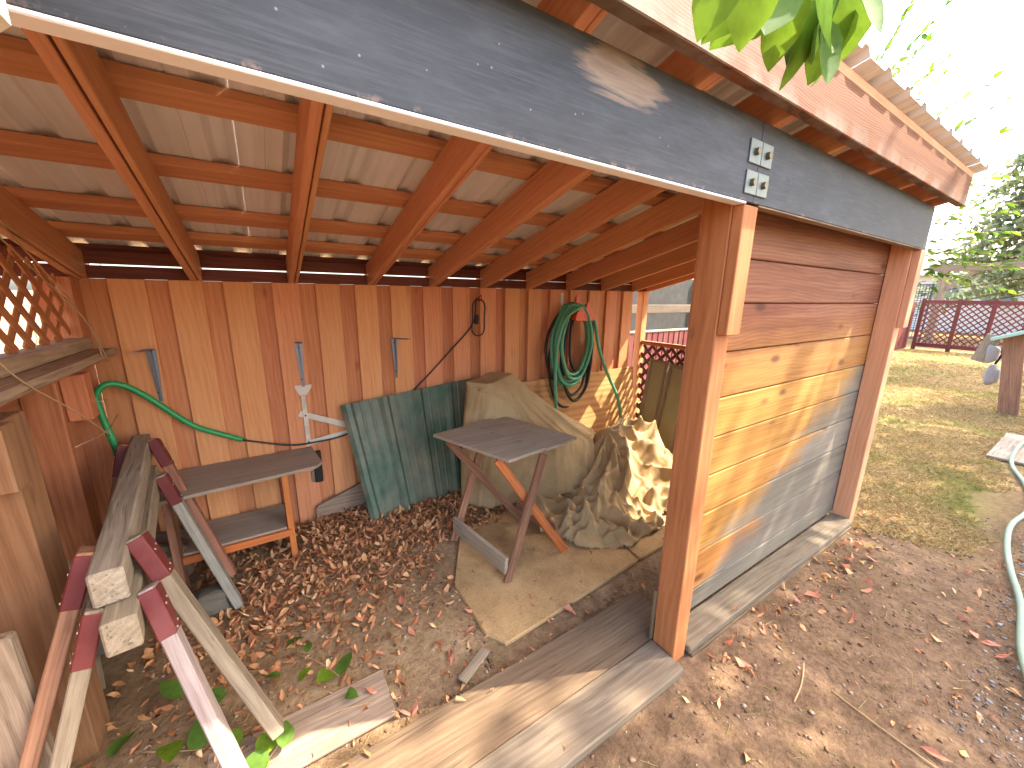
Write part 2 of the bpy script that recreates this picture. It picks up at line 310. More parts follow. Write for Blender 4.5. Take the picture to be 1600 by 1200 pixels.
MAT['red_paint'] = plain('red bracket paint', srgb(98, 28, 24), .6, 0, nscale=24, amt=.18, bump=.1, dirt=srgb(112, 54, 46))
MAT['white_tool'] = plain('dirty white tool', srgb(206, 192, 172), .6, nscale=24, amt=.2, dirt=srgb(160, 136, 112))
MAT['concrete'] = plain('grey block', srgb(98, 90, 76), .9, nscale=18, amt=.3, bump=.5)
MAT['glass_dusty'] = plain('dusty screen', srgb(150, 142, 108), .5, nscale=8, amt=.2)
MAT['stucco'] = plain('rough tan stucco', srgb(196, 176, 140), .95, nscale=26, amt=.4, bump=.8)
MAT['house_white'] = plain('pale house wall', srgb(214, 212, 206), .8, nscale=6, amt=.08)
MAT['house_roof'] = plain('house roof', srgb(150, 140, 128), .9, nscale=20, amt=.2)
MAT['pane'] = plain('window pane', srgb(120, 134, 140), .1, nscale=2, amt=.1, spec=.6)
MAT['dark_gate'] = plain('dark gate', srgb(66, 72, 84), .6, nscale=20, amt=.1)
MAT['mint'] = plain('mint paint', srgb(156, 182, 160), .6, nscale=20, amt=.1)
MAT['bag'] = plain('grey bag', srgb(150, 146, 140), .8, nscale=14, amt=.2, bump=.5)
MAT['mesh_fabric'] = plain('grey windbreak mesh', srgb(62, 59, 54), .9, nscale=60, amt=.5, bump=.4)
MAT['nail'] = plain('nail', srgb(190, 180, 160), .4, .5)
MAT['socket_black'] = plain('black box', srgb(30, 24, 22), .5)

# ---------------------------------------------------------------- object helpers
WM = {}                                     # world matrix of every object made here
def link(name, data, W, parent=None):
    o = bpy.data.objects.new(name, data); COL.objects.link(o); WM[o] = W.copy()
    if parent is not None:
        o.parent = parent; o.matrix_basis = WM[parent].inverted() @ W
    else: o.matrix_basis = W
    return o
def tag(o, label=None, cat=None, group=None, kind=None):
    if label: o['label'] = label
    if cat: o['category'] = cat
    if group: o['group'] = group
    if kind: o['kind'] = kind
    return o
def thing(name, label, cat, loc=(0, 0, 0), group=None):
    return tag(link(name, None, Matrix.Translation(V(loc))), label, cat, group)
def mesh(name, verts, faces, mat, smooth=False):
    me = bpy.data.meshes.new(name); me.from_pydata([tuple(v) for v in verts], [], [tuple(f) for f in faces]); me.update()
    me.materials.append(MAT[mat])
    if smooth:
        me.polygons.foreach_set('use_smooth', [True]*len(me.polygons))
    return me
def obj(name, verts, faces, mat, parent=None, smooth=False, origin=None):
    if origin is None:
        origin = V(np.mean(np.array([tuple(v) for v in verts]), axis=0))
    o = V(origin); me = mesh(name, [V(v)-o for v in verts], faces, mat, smooth)
    return link(name, me, Matrix.Translation(o), parent)
def frame(x, upv):
    x = V(x).normalized(); y = V(upv).cross(x)
    if y.length < 1e-6: y = V((0, 1, 0)).cross(x)
    y.normalize(); z = x.cross(y)
    return Matrix((x, y, z)).transposed()
BOX = {}
def boxmesh(L, w, t, mat, bev=.003):
    key = (round(L, 4), round(w, 4), round(t, 4), mat, bev)
    if key in BOX: return BOX[key]
    bm = bmesh.new(); bmesh.ops.create_cube(bm, size=1)
    for v in bm.verts: v.co = V((v.co.x*L, v.co.y*w, v.co.z*t))
    if bev > 0: bmesh.ops.bevel(bm, geom=list(bm.edges), offset=min(bev, t*.3, w*.3), segments=1, affect='EDGES')
    me = bpy.data.meshes.new('board'); bm.to_mesh(me); bm.free(); me.materials.append(MAT[mat]); BOX[key] = me
    return me
def board(name, a, b, w, t, upv, mat, parent=None, bev=.003):
    """a stick from a to b (centre line): t is its size along upv, w across"""
    a, b = V(a), V(b); R = frame(b-a, upv).to_4x4(); R.translation = (a+b)/2
    return link(name, boxmesh((b-a).length, w, t, mat, bev), R, parent)
def box(name, lo, hi, mat, parent=None, bev=.003, grain='x'):
    lo, hi = V(lo), V(hi); c = (lo+hi)/2; s = hi-lo
    if grain == 'x': return board(name, (lo.x, c.y, c.z), (hi.x, c.y, c.z), s.y, s.z, (0, 0, 1), mat, parent, bev)
    if grain == 'y': return board(name, (c.x, lo.y, c.z), (c.x, hi.y, c.z), s.x, s.z, (0, 0, 1), mat, parent, bev)
    return board(name, (c.x, c.y, lo.z), (c.x, c.y, hi.z), s.x, s.y, (0, 1, 0), mat, parent, bev)
def catmull(pts, n=8):
    P = [V(p) for p in pts]; P = [P[0]*2-P[1]]+P+[P[-1]*2-P[-2]]; out = []
    for i in range(1, len(P)-2):
        p0, p1, p2, p3 = P[i-1:i+3]
        for k in range(n):
            u = k/n
            out.append(.5*((2*p1)+(p2-p0)*u+(2*p0-5*p1+4*p2-p3)*u*u+(3*p1-p0-3*p2+p3)*u**3))
    return out+[P[-2]]
def tube_geo(path, r, seg=8, taper=None):
    path = [V(p) for p in path]; verts = []; faces = []
    t0 = (path[1]-path[0]).normalized(); nrm = t0.orthogonal().normalized()
    for i, p in enumerate(path):
        t = (path[min(i+1, len(path)-1)]-path[max(i-1, 0)]).normalized()
        nrm = (nrm-t*nrm.dot(t)).normalized(); bn = t.cross(nrm)
        rr = r*(1 if taper is None else 1+(taper-1)*i/(len(path)-1))
        for k in range(seg):
            an = 2*math.pi*k/seg; verts.append(p+nrm*(math.cos(an)*rr)+bn*(math.sin(an)*rr))
    for i in range(len(path)-1):
        for k in range(seg):
            a = i*seg+k; b = i*seg+(k+1) % seg; faces.append((a, b, b+seg, a+seg))
    faces.append(tuple(range(seg))[::-1]); faces.append(tuple(range(len(verts)-seg, len(verts))))
    return verts, faces
def tube(name, path, r, mat, parent=None, seg=8, taper=None):
    v, f = tube_geo(path, r, seg, taper); return obj(name, v, f, mat, parent, True)
def prism(name, poly, vec, mat, parent=None, smooth=False):
    """polygon (3-D points) pushed along vec"""
    n = len(poly); vec = V(vec); verts = [V(p) for p in poly]+[V(p)+vec for p in poly]
    faces = [tuple(range(n)), tuple(range(2*n-1, n-1, -1))]+[(i, i+n, (i+1) % n+n, (i+1) % n) for i in range(n)]
    o = obj(name, verts, faces, mat, parent, smooth)
    bm = bmesh.new(); bm.from_mesh(o.data); bmesh.ops.recalc_face_normals(bm, faces=bm.faces); bm.to_mesh(o.data); bm.free()
    return o
def fast_mesh(name, verts, tris, mat, smooth=False):
    verts = np.asarray(verts, np.float32); tris = np.asarray(tris, np.int32)
    me = bpy.data.meshes.new(name); me.vertices.add(len(verts)); me.vertices.foreach_set('co', verts.ravel())
    k = tris.shape[1]; me.loops.add(tris.size); me.loops.foreach_set('vertex_index', tris.ravel())
    me.polygons.add(len(tris)); me.polygons.foreach_set('loop_start', np.arange(0, tris.size, k, dtype=np.int32))
    me.update(calc_edges=True); me.validate(); me.materials.append(MAT[mat])
    if smooth: me.polygons.foreach_set('use_smooth', np.ones(len(tris), bool))
    return me

# ---------------------------------------------------------------- ground
def sn(x, y, s, seed):
    """cheap smooth value noise"""
    r = np.random.default_rng(seed).random((64, 64)); x = np.asarray(x)*s+100; y = np.asarray(y)*s+100
    xi = np.floor(x).astype(int); yi = np.floor(y).astype(int); u = x-xi; v = y-yi; u = u*u*(3-2*u); v = v*v*(3-2*v)
    g = lambda a, b: r[a % 64, b % 64]
    return (g(xi, yi)*(1-u)+g(xi+1, yi)*u)*(1-v)+(g(xi, yi+1)*(1-u)+g(xi+1, yi+1)*u)*v-.5
def gz(x, y):
    x = np.asarray(x, float); y = np.asarray(y, float)
    z = sn(x, y, 1.1, 1)*.03+sn(x, y, 3.7, 2)*.016+sn(x, y, 11, 3)*.007+sn(x, y, 30, 9)*.003
    inside = np.clip((y-.35)/.3, 0, 1)*np.clip((2.3-x)/.2, 0, 1)*np.clip((2.6-y)/.3, 0, 1)
    mound = .07*np.exp(-((x+.75)/.75)**2-((y-1.9)/.42)**2)*inside
    flat = np.exp(-(np.clip(np.maximum(np.abs(y-.15)-.22, 0)/.12, 0, 9))**2)*np.clip((2.5-x)/.2, 0, 1)*np.clip((x+3)/.3, 0, 1)
    flat2 = np.clip(1-np.hypot(np.maximum(np.abs(x-.1)-.6, 0), np.maximum(np.abs(y-1.0)-.5, 0))/.15, 0, 1)
    w = np.maximum(flat, flat2)
    return z*(1-w)-.012*w+mound
def gzf(x, y): return float(gz(x, y))
ax = np.concatenate([[-400, -150, -60, -25, -12, -7], np.arange(-4.6, 3.2, .045), np.arange(3.2, 9, .15), [9.5, 11, 13, 16, 20, 28, 45, 90, 200, 500]])
ay = np.concatenate([[-400, -150, -60, -25, -12, -6, -4], np.arange(-2.6, 3.4, .045), [3.7, 4.2, 5, 7, 10, 16, 30, 60, 150, 400]])
gx, gy = np.meshgrid(ax, ay, indexing='ij'); gv = np.stack([gx, gy, gz(gx, gy)], -1).reshape(-1, 3)
ii, jj = np.meshgrid(np.arange(len(ax)-1), np.arange(len(ay)-1), indexing='ij'); b0 = (ii*len(ay)+jj).ravel(); m_ = len(ay)
ground = link('ground', fast_mesh('ground', gv, np.stack([b0, b0+m_, b0+m_+1, b0+1], 1), 'dirt', True), Matrix())
tag(ground, 'brown trodden dirt ground turning to dry straw lawn beyond the shed', 'ground', kind='structure')

# ---------------------------------------------------------------- the lean-to shed
SL = .249                                   # roof fall per metre towards the back wall
def ru(y): return 2.203-SL*(y+.04)          # underside of the rafters
shed = thing('lean_to_shed', 'open lean-to shed of red stained boards with ribbed metal roof and black beam', 'shed', (0, 1, 0))

# posts
pn = box('post', (0, 0, -.05), (.095, .111, 2.2), 'stain_post', shed, .004, 'z'); tag(pn, 'tan corner post with a bearing block nailed below the black beam')
box('bearing_block', (.003, -.04, 1.50), (.093, -.001, 1.945), 'stain_post', shed, .003, 'z')
box('post', (2.118, 0, -.05), (2.215, .111, 2.2), 'stain_rafter', shed, .004, 'z')
box('bearing_block', (2.121, -.04, 1.46), (2.212, -.001, 1.945), 'stain_rafter', shed, .003, 'z')
box('post', (2.02, 1.975, -.05), (2.10, 2.055, 1.69), 'stain', shed, .003, 'z')
box('post', (-3.3, 0, -.05), (-3.2, .111, 2.2), 'stain_post', shed, .004, 'z')
# beams, meeting over the near post
bl = box('beam', (-3.4, -.04, 1.9535), (.0505, -.0015, 2.203), 'beam', shed, .002); tag(bl, 'black painted beam with pale filler smear near its top edge')
bl2 = box('painted_edge', (-3.4, -.0415, 1.9465), (.01, -.001, 1.9533), 'white_edge', shed, .002)
box('beam', (.0525, -.04, 1.9535), (2.187, -.0015, 2.203), 'beam', shed, .002)
box('beam_sill', (.1, -.038, 1.9475), (2.186, -.003, 1.953), 'weathered_brown', shed, .001)
for zc, xs in ((2.105, .055), (2.012, .053)):
    for k in (-1, 1):
        pl = box('washer_plate', (xs+k*.037-.035, -.046, zc-.036), (xs+k*.037+.035, -.0402, zc+.036), 'galv', shed, .002)
        tag(pl)
        hx = [(xs+k*.037+.013*math.cos(i*math.pi/3+.3), -.0462, zc+.013*math.sin(i*math.pi/3+.3)) for i in range(6)]
        prism('bolt', hx, (0, -.012, 0), 'bolt', pl)
# rafters: doubled boards, each a part
for i, x in enumerate((-2.60, -2.16, -1.70, -1.225, -.75, -.305, .13, .58, 1.03, 1.48, 1.93, 2.165)):
    y0, y1 = -.105, 2.12
    for k, (dx, dz, wd) in enumerate(((-.0110, 0, .030), (.0185, .004, .018))):
        a = V((x+dx-.0*i, y0, ru(y0)+.07+dz)); b = V((x+dx, y1, ru(y1)+.07+dz))
        board('rafter', a, b, wd, .14, (0, 0, 1), 'stain_rafter', shed, .003)
# purlins
for y in (-.085, .335, .755, 1.17, 1.565, 1.872):
    z = ru(y)+.146+.024
    board('purlin', (-3.4, y, z), (2.38, y, z), .095, .036, (0, SL, 1), 'stain_rafter', shed, .003)
board('purlin', (-3.4, 2.12, ru(2.12)+.17), (2.38, 2.12, ru(2.12)+.17), .06, .036, (0, SL, 1), 'stain_dark', shed, .003)
# fascia
box('fascia_board', (-3.4, -.146, 2.203), (2.30, -.107, 2.365), 'fascia', shed, .003)
box('fascia_trim', (-3.4, -.136, 2.367), (2.37, -.1345+.02, 2.404), 'stain_rafter', shed, .002)
# blocking over the back wall, a thin gap of daylight between the two
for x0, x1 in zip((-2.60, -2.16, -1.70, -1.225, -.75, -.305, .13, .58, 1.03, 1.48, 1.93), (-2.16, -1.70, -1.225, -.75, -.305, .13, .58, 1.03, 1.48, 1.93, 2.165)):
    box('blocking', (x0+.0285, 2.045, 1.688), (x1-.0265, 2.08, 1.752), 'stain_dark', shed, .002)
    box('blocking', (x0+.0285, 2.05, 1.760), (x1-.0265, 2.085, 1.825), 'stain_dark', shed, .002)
# ribbed metal roof, one sheet a part
def roof_sheet(x0, n, lift):
    prof = []; p = .2286
    for k in range(n):
        bx = x0+k*p
        prof += [(bx, 0), (bx+p*.36, 0), (bx+p*.38, .003), (bx+p*.40, 0), (bx+p-.088, 0), (bx+p-.064, .021), (bx+p-.030, .021), (bx+p-.006, 0)]
    prof.append((x0+n*p, 0)); ys = (-.175, .4, 1.0, 1.6, 2.3); verts = []; faces = []
    for y in ys:
        for (x, h) in prof: verts.append((x, y, ru(y)+.191+h+lift))
    m = len(prof)
    for j in range(len(ys)-1):
        for i in range(m-1): faces.append((j*m+i, j*m+i+1, (j+1)*m+i+1, (j+1)*m+i))
    o = obj('roof_sheet', verts, faces, 'roof', shed)
    s = o.modifiers.new('thick', 'SOLIDIFY'); s.thickness = .0015; s.offset = 1
for k in range(6): roof_sheet(-3.25+k*.9144, 4 if k < 6 else 2, .002*(k % 2))
roof_sheet(-3.25+6*.9144, 1, 0)

# back wall: proud boards over recessed boards
wall = link('back_wall', None, Matrix.Translation(V((0, 2.05, 0))), shed); tag(wall, 'red board wall with hoses and brackets hung on it')
for k in range(18):
    x = -2.063+.2395*k; z0 = -.02+random.uniform(-.01, .01)
    if x < 1.9: box('wall_board', (x, 2.030+random.uniform(-.002, .002), z0), (min(x+.147, 1.985), 2.0495, 1.688), 'stain', wall, .003, 'z')
    if x < 2.0: box('recessed_board', (x-.115, 2.0515, z0+.003), (x+.025 if x < 1.9 else 2.01, 2.069, 1.6865), 'stain_recess', wall, .002, 'z')
box('recessed_board', (-2.33, 2.0515, -.02), (-2.182, 2.069, 1.6865), 'stain_recess', wall, .002, 'z')
# front panel between the posts
panel = link('side_panel', None, Matrix.Translation(V((1.1, .12, 0))), shed); tag(panel, 'panel of ten wide horizontal boards, honey coloured, greying low')
zs = [.045, .168, .385, .60, .805, 1.0, 1.19, 1.40, 1.612, 1.80, 2.0]
for i in range(10):
    yy = .1132+random.uniform(-.001, .001)
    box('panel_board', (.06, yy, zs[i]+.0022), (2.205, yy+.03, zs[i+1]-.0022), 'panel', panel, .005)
    if i: box('joint_batten', (.17, .1462, zs[i]-.02), (2.11, .156, zs[i]+.02), 'stain_dark', panel, .001)
box('nailer', (.099, .146, .05), (.16, .18, 2.0), 'stain_rafter', panel, .002, 'z')
box('nailer', (2.12, .146, .05), (2.18, .18, 2.0), 'stain_rafter', panel, .002, 'z')
s_ = box('sill_board', (.099, -.022, .004), (2.114, .111, .042), 'sill', shed, .006); tag(s_, 'weathered grey sill board under the side panel')
box('sill_board', (.11, -.03, -.04), (2.10, -.008, .0035), 'sill_brown', shed, .004)
# threshold boards across the opening
t1 = box('threshold_board', (-3.1, .118, -.015), (.19, .365, .028), 'sill_brown', shed, .005); tag(t1, 'wide weathered threshold plank')
t2 = box('threshold_board', (-3.1, -.062, -.012), (-.004, .114, .034), 'sill', shed, .006); tag(t2, 'narrow grey threshold plank')
fl = box('jamb_flashing', (-.012, .113, .031), (.004, .128, .30), 'sill_brown', shed, .003, 'z')

# left side: half wall with capped rail and lattice above
side = link('left_side_wall', None, Matrix.Translation(V((-2.25, 1.2, 0))), shed); tag(side, 'half-height left wall with capped rail and diamond lattice above')
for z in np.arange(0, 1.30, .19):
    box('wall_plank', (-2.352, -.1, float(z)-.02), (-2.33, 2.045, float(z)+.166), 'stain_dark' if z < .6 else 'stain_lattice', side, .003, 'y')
box('half_post', (-2.235, .89, -.05), (-2.085, 1.03, 1.255), 'stain_old', side, .004, 'z')
box('half_post', (-2.325, 1.66, -.05), (-2.21, 1.78, 1.255), 'stain_lattice', side, .004, 'z')
box('bearing_block', (-2.135, .80, 1.06), (-2.055, .888, 1.256), 'stain_old', side, .006, 'z'); box('bearing_block', (-2.208, 1.685, 1.04), (-2.125, 1.77, 1.256), 'stain_recess', side, .006, 'z')
box('half_post', (-2.325, 1.36, .45), (-2.29, 1.43, 1.255), 'stain_lattice', side, .003, 'z')
box('rail', (-2.325, -.1, 1.258), (-2.155, 2.028, 1.296), 'stain_lattice', side, .004, 'y')
box('rail_cap', (-2.33, -.1, 1.298), (-2.075, 2.027, 1.335), 'ledge', side, .010, 'y')
box('lattice_rail', (-2.25, -.1, 1.337), (-2.165, 2.04, 1.395), 'ledge', side, .005, 'y')
box('trim_post', (-2.235, 1.94, 1.397), (-2.165, 2.045, 1.69), 'stain_lattice', side, .003, 'z')
def lattice(parent, origin, u, v, W, H, step, w, t, mat, nrm, top=None, name='lattice_slat'):
    """diagonal slats clipped to the rectangle (or sloping top)"""
    o, u, v, nrm = V(origin), V(u), V(v), V(nrm)
    for s, off in ((1, 0), (-1, t*1.02)):
        c = -H if s == 1 else 0
        lim = W if s == 1 else W+H
        c += step*.3
        while c < lim:
            pts = []                                            # line b = s*(a-c)
            lo, hi = (max(0, c), min(W, c+H)) if s == 1 else (max(0, c-H), min(W, c))
            if top is not None:                                 # clip against b <= top(a)
                xs = np.linspace(lo, hi, 60); ok = [x_ for x_ in xs if s*(x_-c) <= top(x_)]
                if len(ok) > 2: lo, hi = ok[0], ok[-1]
                else: lo, hi = 0, 0
            if hi-lo > .05:
                a = o+u*lo+v*(s*(lo-c))+nrm*off; b = o+u*hi+v*(s*(hi-c))+nrm*off
                board(name, a, b, w, t, nrm, mat, parent, .0015)
            c += step
lattice(side, (-2.215, -.1, 1.397), (0, 1, 0), (0, 0, 1), 2.04, .86, .135, .036, .007, 'stain_lattice', (1, 0, 0), top=lambda a_: ru(a_-.1)-1.397-.005)
# right end: low lattice panel between the back post and a stub post
rw = link('right_lattice_panel', None, Matrix.Translation(V((2.06, 1.7, 0))), shed)
box('lattice_rail', (2.035, 1.22, 1.13), (2.085, 1.972, 1.172), 'stain_post', rw, .003, 'y')
box('lattice_rail', (2.035, 1.22, .03), (2.085, 1.972, .09), 'stain_dark', rw, .003, 'y')
box('stub_post', (2.03, 1.15, -.05), (2.09, 1.218, 1.172), 'stain_dark', rw, .003, 'z')
lattice(rw, (2.055, 1.222, .092), (0, 1, 0), (0, 0, 1), .75, 1.035, .115, .034, .007, 'stain_dark', (1, 0, 0))

# ---------------------------------------------------------------- things on the back wall
def shelf_bracket(x, z1, arm, lbl):
    t = thing('shelf_bracket', lbl, 'bracket', (x, 2.028, z1-.3), 'grey shelf brackets on the back wall')
    prism('upright', [(x-.022, 2.0275, z1), (x+.022, 2.0275, z1), (x+.012, 2.0275, z1-.29), (x-.004, 2.0275, z1-.29)], (0, -.007, 0), 'grey_metal', t)
    prism('rib', [(x+.001, 2.020, z1-.002), (x+.001, 2.020-.036, z1-.01), (x+.002, 2.012, z1-.28), (x+.002, 2.020, z1-.285)], (.005, 0, 0), 'grey_metal', t)
    prism('arm', [(x-.018, 2.02, z1+.001), (x+.018, 2.02, z1+.001), (x+.018+arm, 2.02-.11, z1+.001), (x-.004+arm, 2.02-.11, z1+.001)], (0, 0, .006), 'grey_metal', t)
    for dz in (.03, .24): prism('screw', [(x+.006*math.cos(q), 2.0203, z1-dz+.006*math.sin(q)) for q in np.arange(6)*math.pi/3], (0, -.003, 0), 'socket_black', t)
shelf_bracket(-1.945, 1.315, -.045, 'grey folded shelf bracket on the wall above the shelf bench, nearest the lattice')
shelf_bracket(-1.235, 1.315, .0, 'grey shelf bracket on the wall directly above the white hinged tool')
shelf_bracket(-.620, 1.312, .07, 'grey shelf bracket on bare wall between the white tool and the looped black cable')

tl = thing('folding_bracket_tool', 'dirty white hinged flat-bar tool hung on the red wall above the bench', 'tool', (-1.24, 2.02, .62))
prism('head', [(-1.285, 2.028, 1.035), (-1.183, 2.028, 1.035), (-1.187, 2.028, 1.012), (-1.222, 2.028, .965), (-1.258, 2.028, .965), (-1.28, 2.028, 1.012)], (0, -.006, 0), 'white_tool', tl)
board('bar', (-1.24, 2.0175, .968), (-1.238, 2.0175, .628), .028, .006, (0, 1, 0), 'white_tool', tl, .001)
board('bar', (-1.275, 2.0255, .845), (-.95, 2.0255, .70), .040, .006, (0, 1, 0), 'white_tool', tl, .001)
board('bar', (-1.255, 2.0255, .628), (-.93, 2.0255, .668), .036, .006, (0, 1, 0), 'white_tool', tl, .001)
for p in ((-1.239, .828), (-1.238, .64)): prism('rivet', [(p[0]+.006*math.cos(q), 2.014, p[1]+.006*math.sin(q)) for q in np.arange(8)*math.pi/4], (0, -.003, 0), 'socket_black', tl)

so = thing('wall_socket_box', 'narrow black outlet box set in the red wall at the end of the bench', 'outlet', (-1.19, 2.02, .34))
box('box', (-1.222, 2.006, .335), (-1.172, 2.0285, .565), 'socket_black', so, .004, 'z'); box('cover_strip', (-1.243, 2.016, .34), (-1.224, 2.0285, .42), 'weathered', so, .001, 'z')

# wedge-cut board leaning at the foot of the wall
o = prism('offcut_board', [(-1.24, 1.985, .0), (-.80, 1.975, .0), (-.80, 2.015, .33), (-.95, 2.012, .255), (-1.225, 2.0, .17), (-1.24, 1.998, .155)], (0, -.022, 0), 'weathered_brown', None)
tag(o, 'wedge-cut brown board leaning at the foot of the back wall behind the green sheet', 'board')

# black power cable: loop on a hook, swag behind the green sheet, into a green hose at the corner
cb = thing('black_cable', 'black cable looped on a hook and swagged across the red wall', 'cable', (0, 2.02, .6))
loop = [(.06+.065*math.sin(q)+.012*math.sin(3*q), 2.0-.008*math.cos(q), 1.45+.145*math.cos(q)) for q in np.linspace(.2, 2*math.pi*2.15, 60)]
tube('coil', loop, .0055, 'black_rubber', cb)
box('plug', (.028, 1.985, 1.40), (.058, 2.015, 1.475), 'black_rubber', cb, .008, 'z')
tube('run', catmull([(.05, 2.02, 1.58), (.015, 2.018, 1.40), (-.2, 2.02, 1.18), (-.497, 2.02, .908), (-.725, 2.02, .745), (-1.0, 2.012, .65), (-1.2, 2.010, .632), (-1.36, 2.01, .645), (-1.603, 2.012, .728)]), .006, 'black_rubber', cb)
hk = thing('wire_hook', 'small coppery wire hook holding the looped black cable', 'hook', (.06, 2.02, 1.58))
tube('shank', catmull([(.05, 2.03, 1.60), (.05, 2.0, 1.605), (.055, 1.985, 1.585), (.06, 1.98, 1.62)], 5), .003, 'red_paint', hk, 6)
tube('shank', catmull([(.085, 2.03, 1.61), (.085, 2.0, 1.63), (.08, 1.985, 1.60), (.085, 1.98, 1.58)], 5), .003, 'red_paint', hk, 6)
gh = thing('corner_hose', 'bright green hose arching out of the corner behind the sawhorses', 'hose', (-2.1, 1.9, 0))
tube('sleeve', catmull([(-1.60, 2.012, .728), (-1.72, 2.0, .80), (-1.83, 1.99, .877), (-2.0, 1.97, 1.08), (-2.08, 1.95, 1.15), (-2.13, 1.93, 1.155), (-2.165, 1.92, 1.10), (-2.155, 1.91, .98), (-2.13, 1.90, .80), (-2.135, 1.89, .6), (-2.16, 1.9, .35), (-2.13, 1.9, .02)]), .016, 'hose_bright', gh)
tube('tie', [(-2.185, 1.918, 1.085), (-2.14, 1.90, 1.08), (-2.135, 1.93, 1.08)], .003, 'nail', gh, 6)

# coiled hoses on an orange hanger
hg = thing('hose_hanger', 'orange plastic hose hanger on the back wall', 'hanger', (1.12, 2.0, 1.5))
prism('cradle', [(1.12+.105*math.cos(q), 2.028, 1.435+.085*max(math.sin(q), -.25)) for q in np.linspace(-.4, math.pi+.4, 14)], (0, -.135, 0), 'orange_plastic', hg)
prism('lip', [(1.12+.115*math.cos(q), 1.893, 1.435+.10*max(math.sin(q), -.25)) for q in np.linspace(-.4, math.pi+.4, 14)], (0, -.008, 0), 'orange_plastic', hg)
board('back_strap', (1.13, 2.024, 1.44), (1.14, 2.024, 1.64), .045, .007, (0, 1, 0), 'orange_plastic', hg, .002)
board('front_strap', (1.12, 1.884, 1.44), (1.155, 1.886, 1.585), .034, .007, (0, 1, 0), 'orange_plastic', hg, .002)
st = tag(box('perforated_strap', (.925, 2.022, 1.50), (.96, 2.0285, 1.66), 'white_tool', None, .001, 'z'), 'short pink-white perforated metal strap nailed to the wall beside the hose coil', 'strap')
def coil(name, lbl, mat, loops, r, ends, cat='hose'):
    t = thing(name, lbl, cat, (1.1, 1.95, .6))
    pts = []
    for (cx, hw, zt, zb, y) in loops:
        for q in np.linspace(0, 2*math.pi, 26, endpoint=False):
            z = (zt+zb)/2+(zt-zb)/2*math.cos(q); k = (z-zb)/(zt-zb)
            wid = hw*(1.0-.32*k)
            pts.append((cx+wid*math.sin(q)+.006*math.sin(5*q+cx*30), y-.02*math.sin(q*2)+.0*k, z))
    tube('coil', catmull(pts, 2), r, mat, t, 8)
    for e_ in ends: tube('tail', catmull(e_, 8), r, mat, t, 8)
coil('garden_hose', 'green garden hose coiled over the orange hanger', 'hose_green',
     [(1.03, .235, 1.55, .83, 1.955), (1.03, .25, 1.56, .80, 1.935), (1.04, .20, 1.545, .90, 1.925), (1.02, .262, 1.565, .78, 1.97), (1.05, .215, 1.54, .86, 1.905)], .0165,
     [[(1.10, 1.90, 1.545), (.90, 1.90, 1.44), (.81, 1.90, 1.2), (.80, 1.90, .85), (.82, 1.89, .58)], [(1.13, 1.91, 1.55), (1.27, 1.92, 1.40), (1.36, 1.93, 1.14), (1.50, 1.92, .86), (1.66, 1.90, .58), (1.70, 1.86, .3), (1.69, 1.8, .12)]])
coil('black_hose', 'black hose coiled behind the green one on the orange hanger', 'black_rubber',
     [(1.10, .20, 1.51, .68, 1.985), (1.05, .30, 1.52, .56, 1.995), (1.02, .33, 1.525, .80, 1.98), (1.14, .17, 1.50, .90, 1.95), (1.12, .22, 1.505, .62, 1.965)], .014, [])

# plywood sheet leaning on the wall
pw = prism('plywood_sheet', [(.36, 1.94, .02), (2.0, 1.94, .02), (1.985, 2.008, .882), (.42, 2.008, .865)], (0, .012, .0), 'plywood', None)
tag(pw, 'plywood sheet leaning on the back wall below the coiled hoses', 'plywood sheet')

# ---------------------------------------------------------------- green sheet of roofing
def green_roofing():
    A, B, Cc, D = V((-.92, 1.70, .01)), V((-.02, 1.90, .03)), V((-.005, 2.012, .955)), V((-1.025, 1.985, .872))
    prof = []; n = 4
    for k in range(n):
        u0 = k/n; prof += [(u0, 0), (u0+.025, .022), (u0+.055, .022), (u0+.08, 0), (u0+.12, 0), (u0+.125, .004), (u0+.135, .004), (u0+.14, 0), (u0+.185, 0), (u0+.19, .004), (u0+.20, .004), (u0+.205, 0)]
    prof.append((1, 0)); verts = []; faces = []; rows = 7; nrm = (B-A).cross(D-A).normalized()
    for j in range(rows):
        v = j/(rows-1)
        for (u, h) in prof:
            p = A.lerp(B, u).lerp(D.lerp(Cc, u), v); verts.append(p+nrm*(h+.004*math.sin(3*v+u*4)))
    m = len(prof)
    for j in range(rows-1):
        for i in range(m-1): faces.append((j*m+i, j*m+i+1, (j+1)*m+i+1, (j+1)*m+i))
    o = obj('roofing_sheet', verts, faces, 'green_sheet'); s = o.modifiers.new('thick', 'SOLIDIFY'); s.thickness = .004
    tag(o, 'dusty dark green ribbed metal sheet leaning against the back wall', 'metal sheet')
green_roofing()

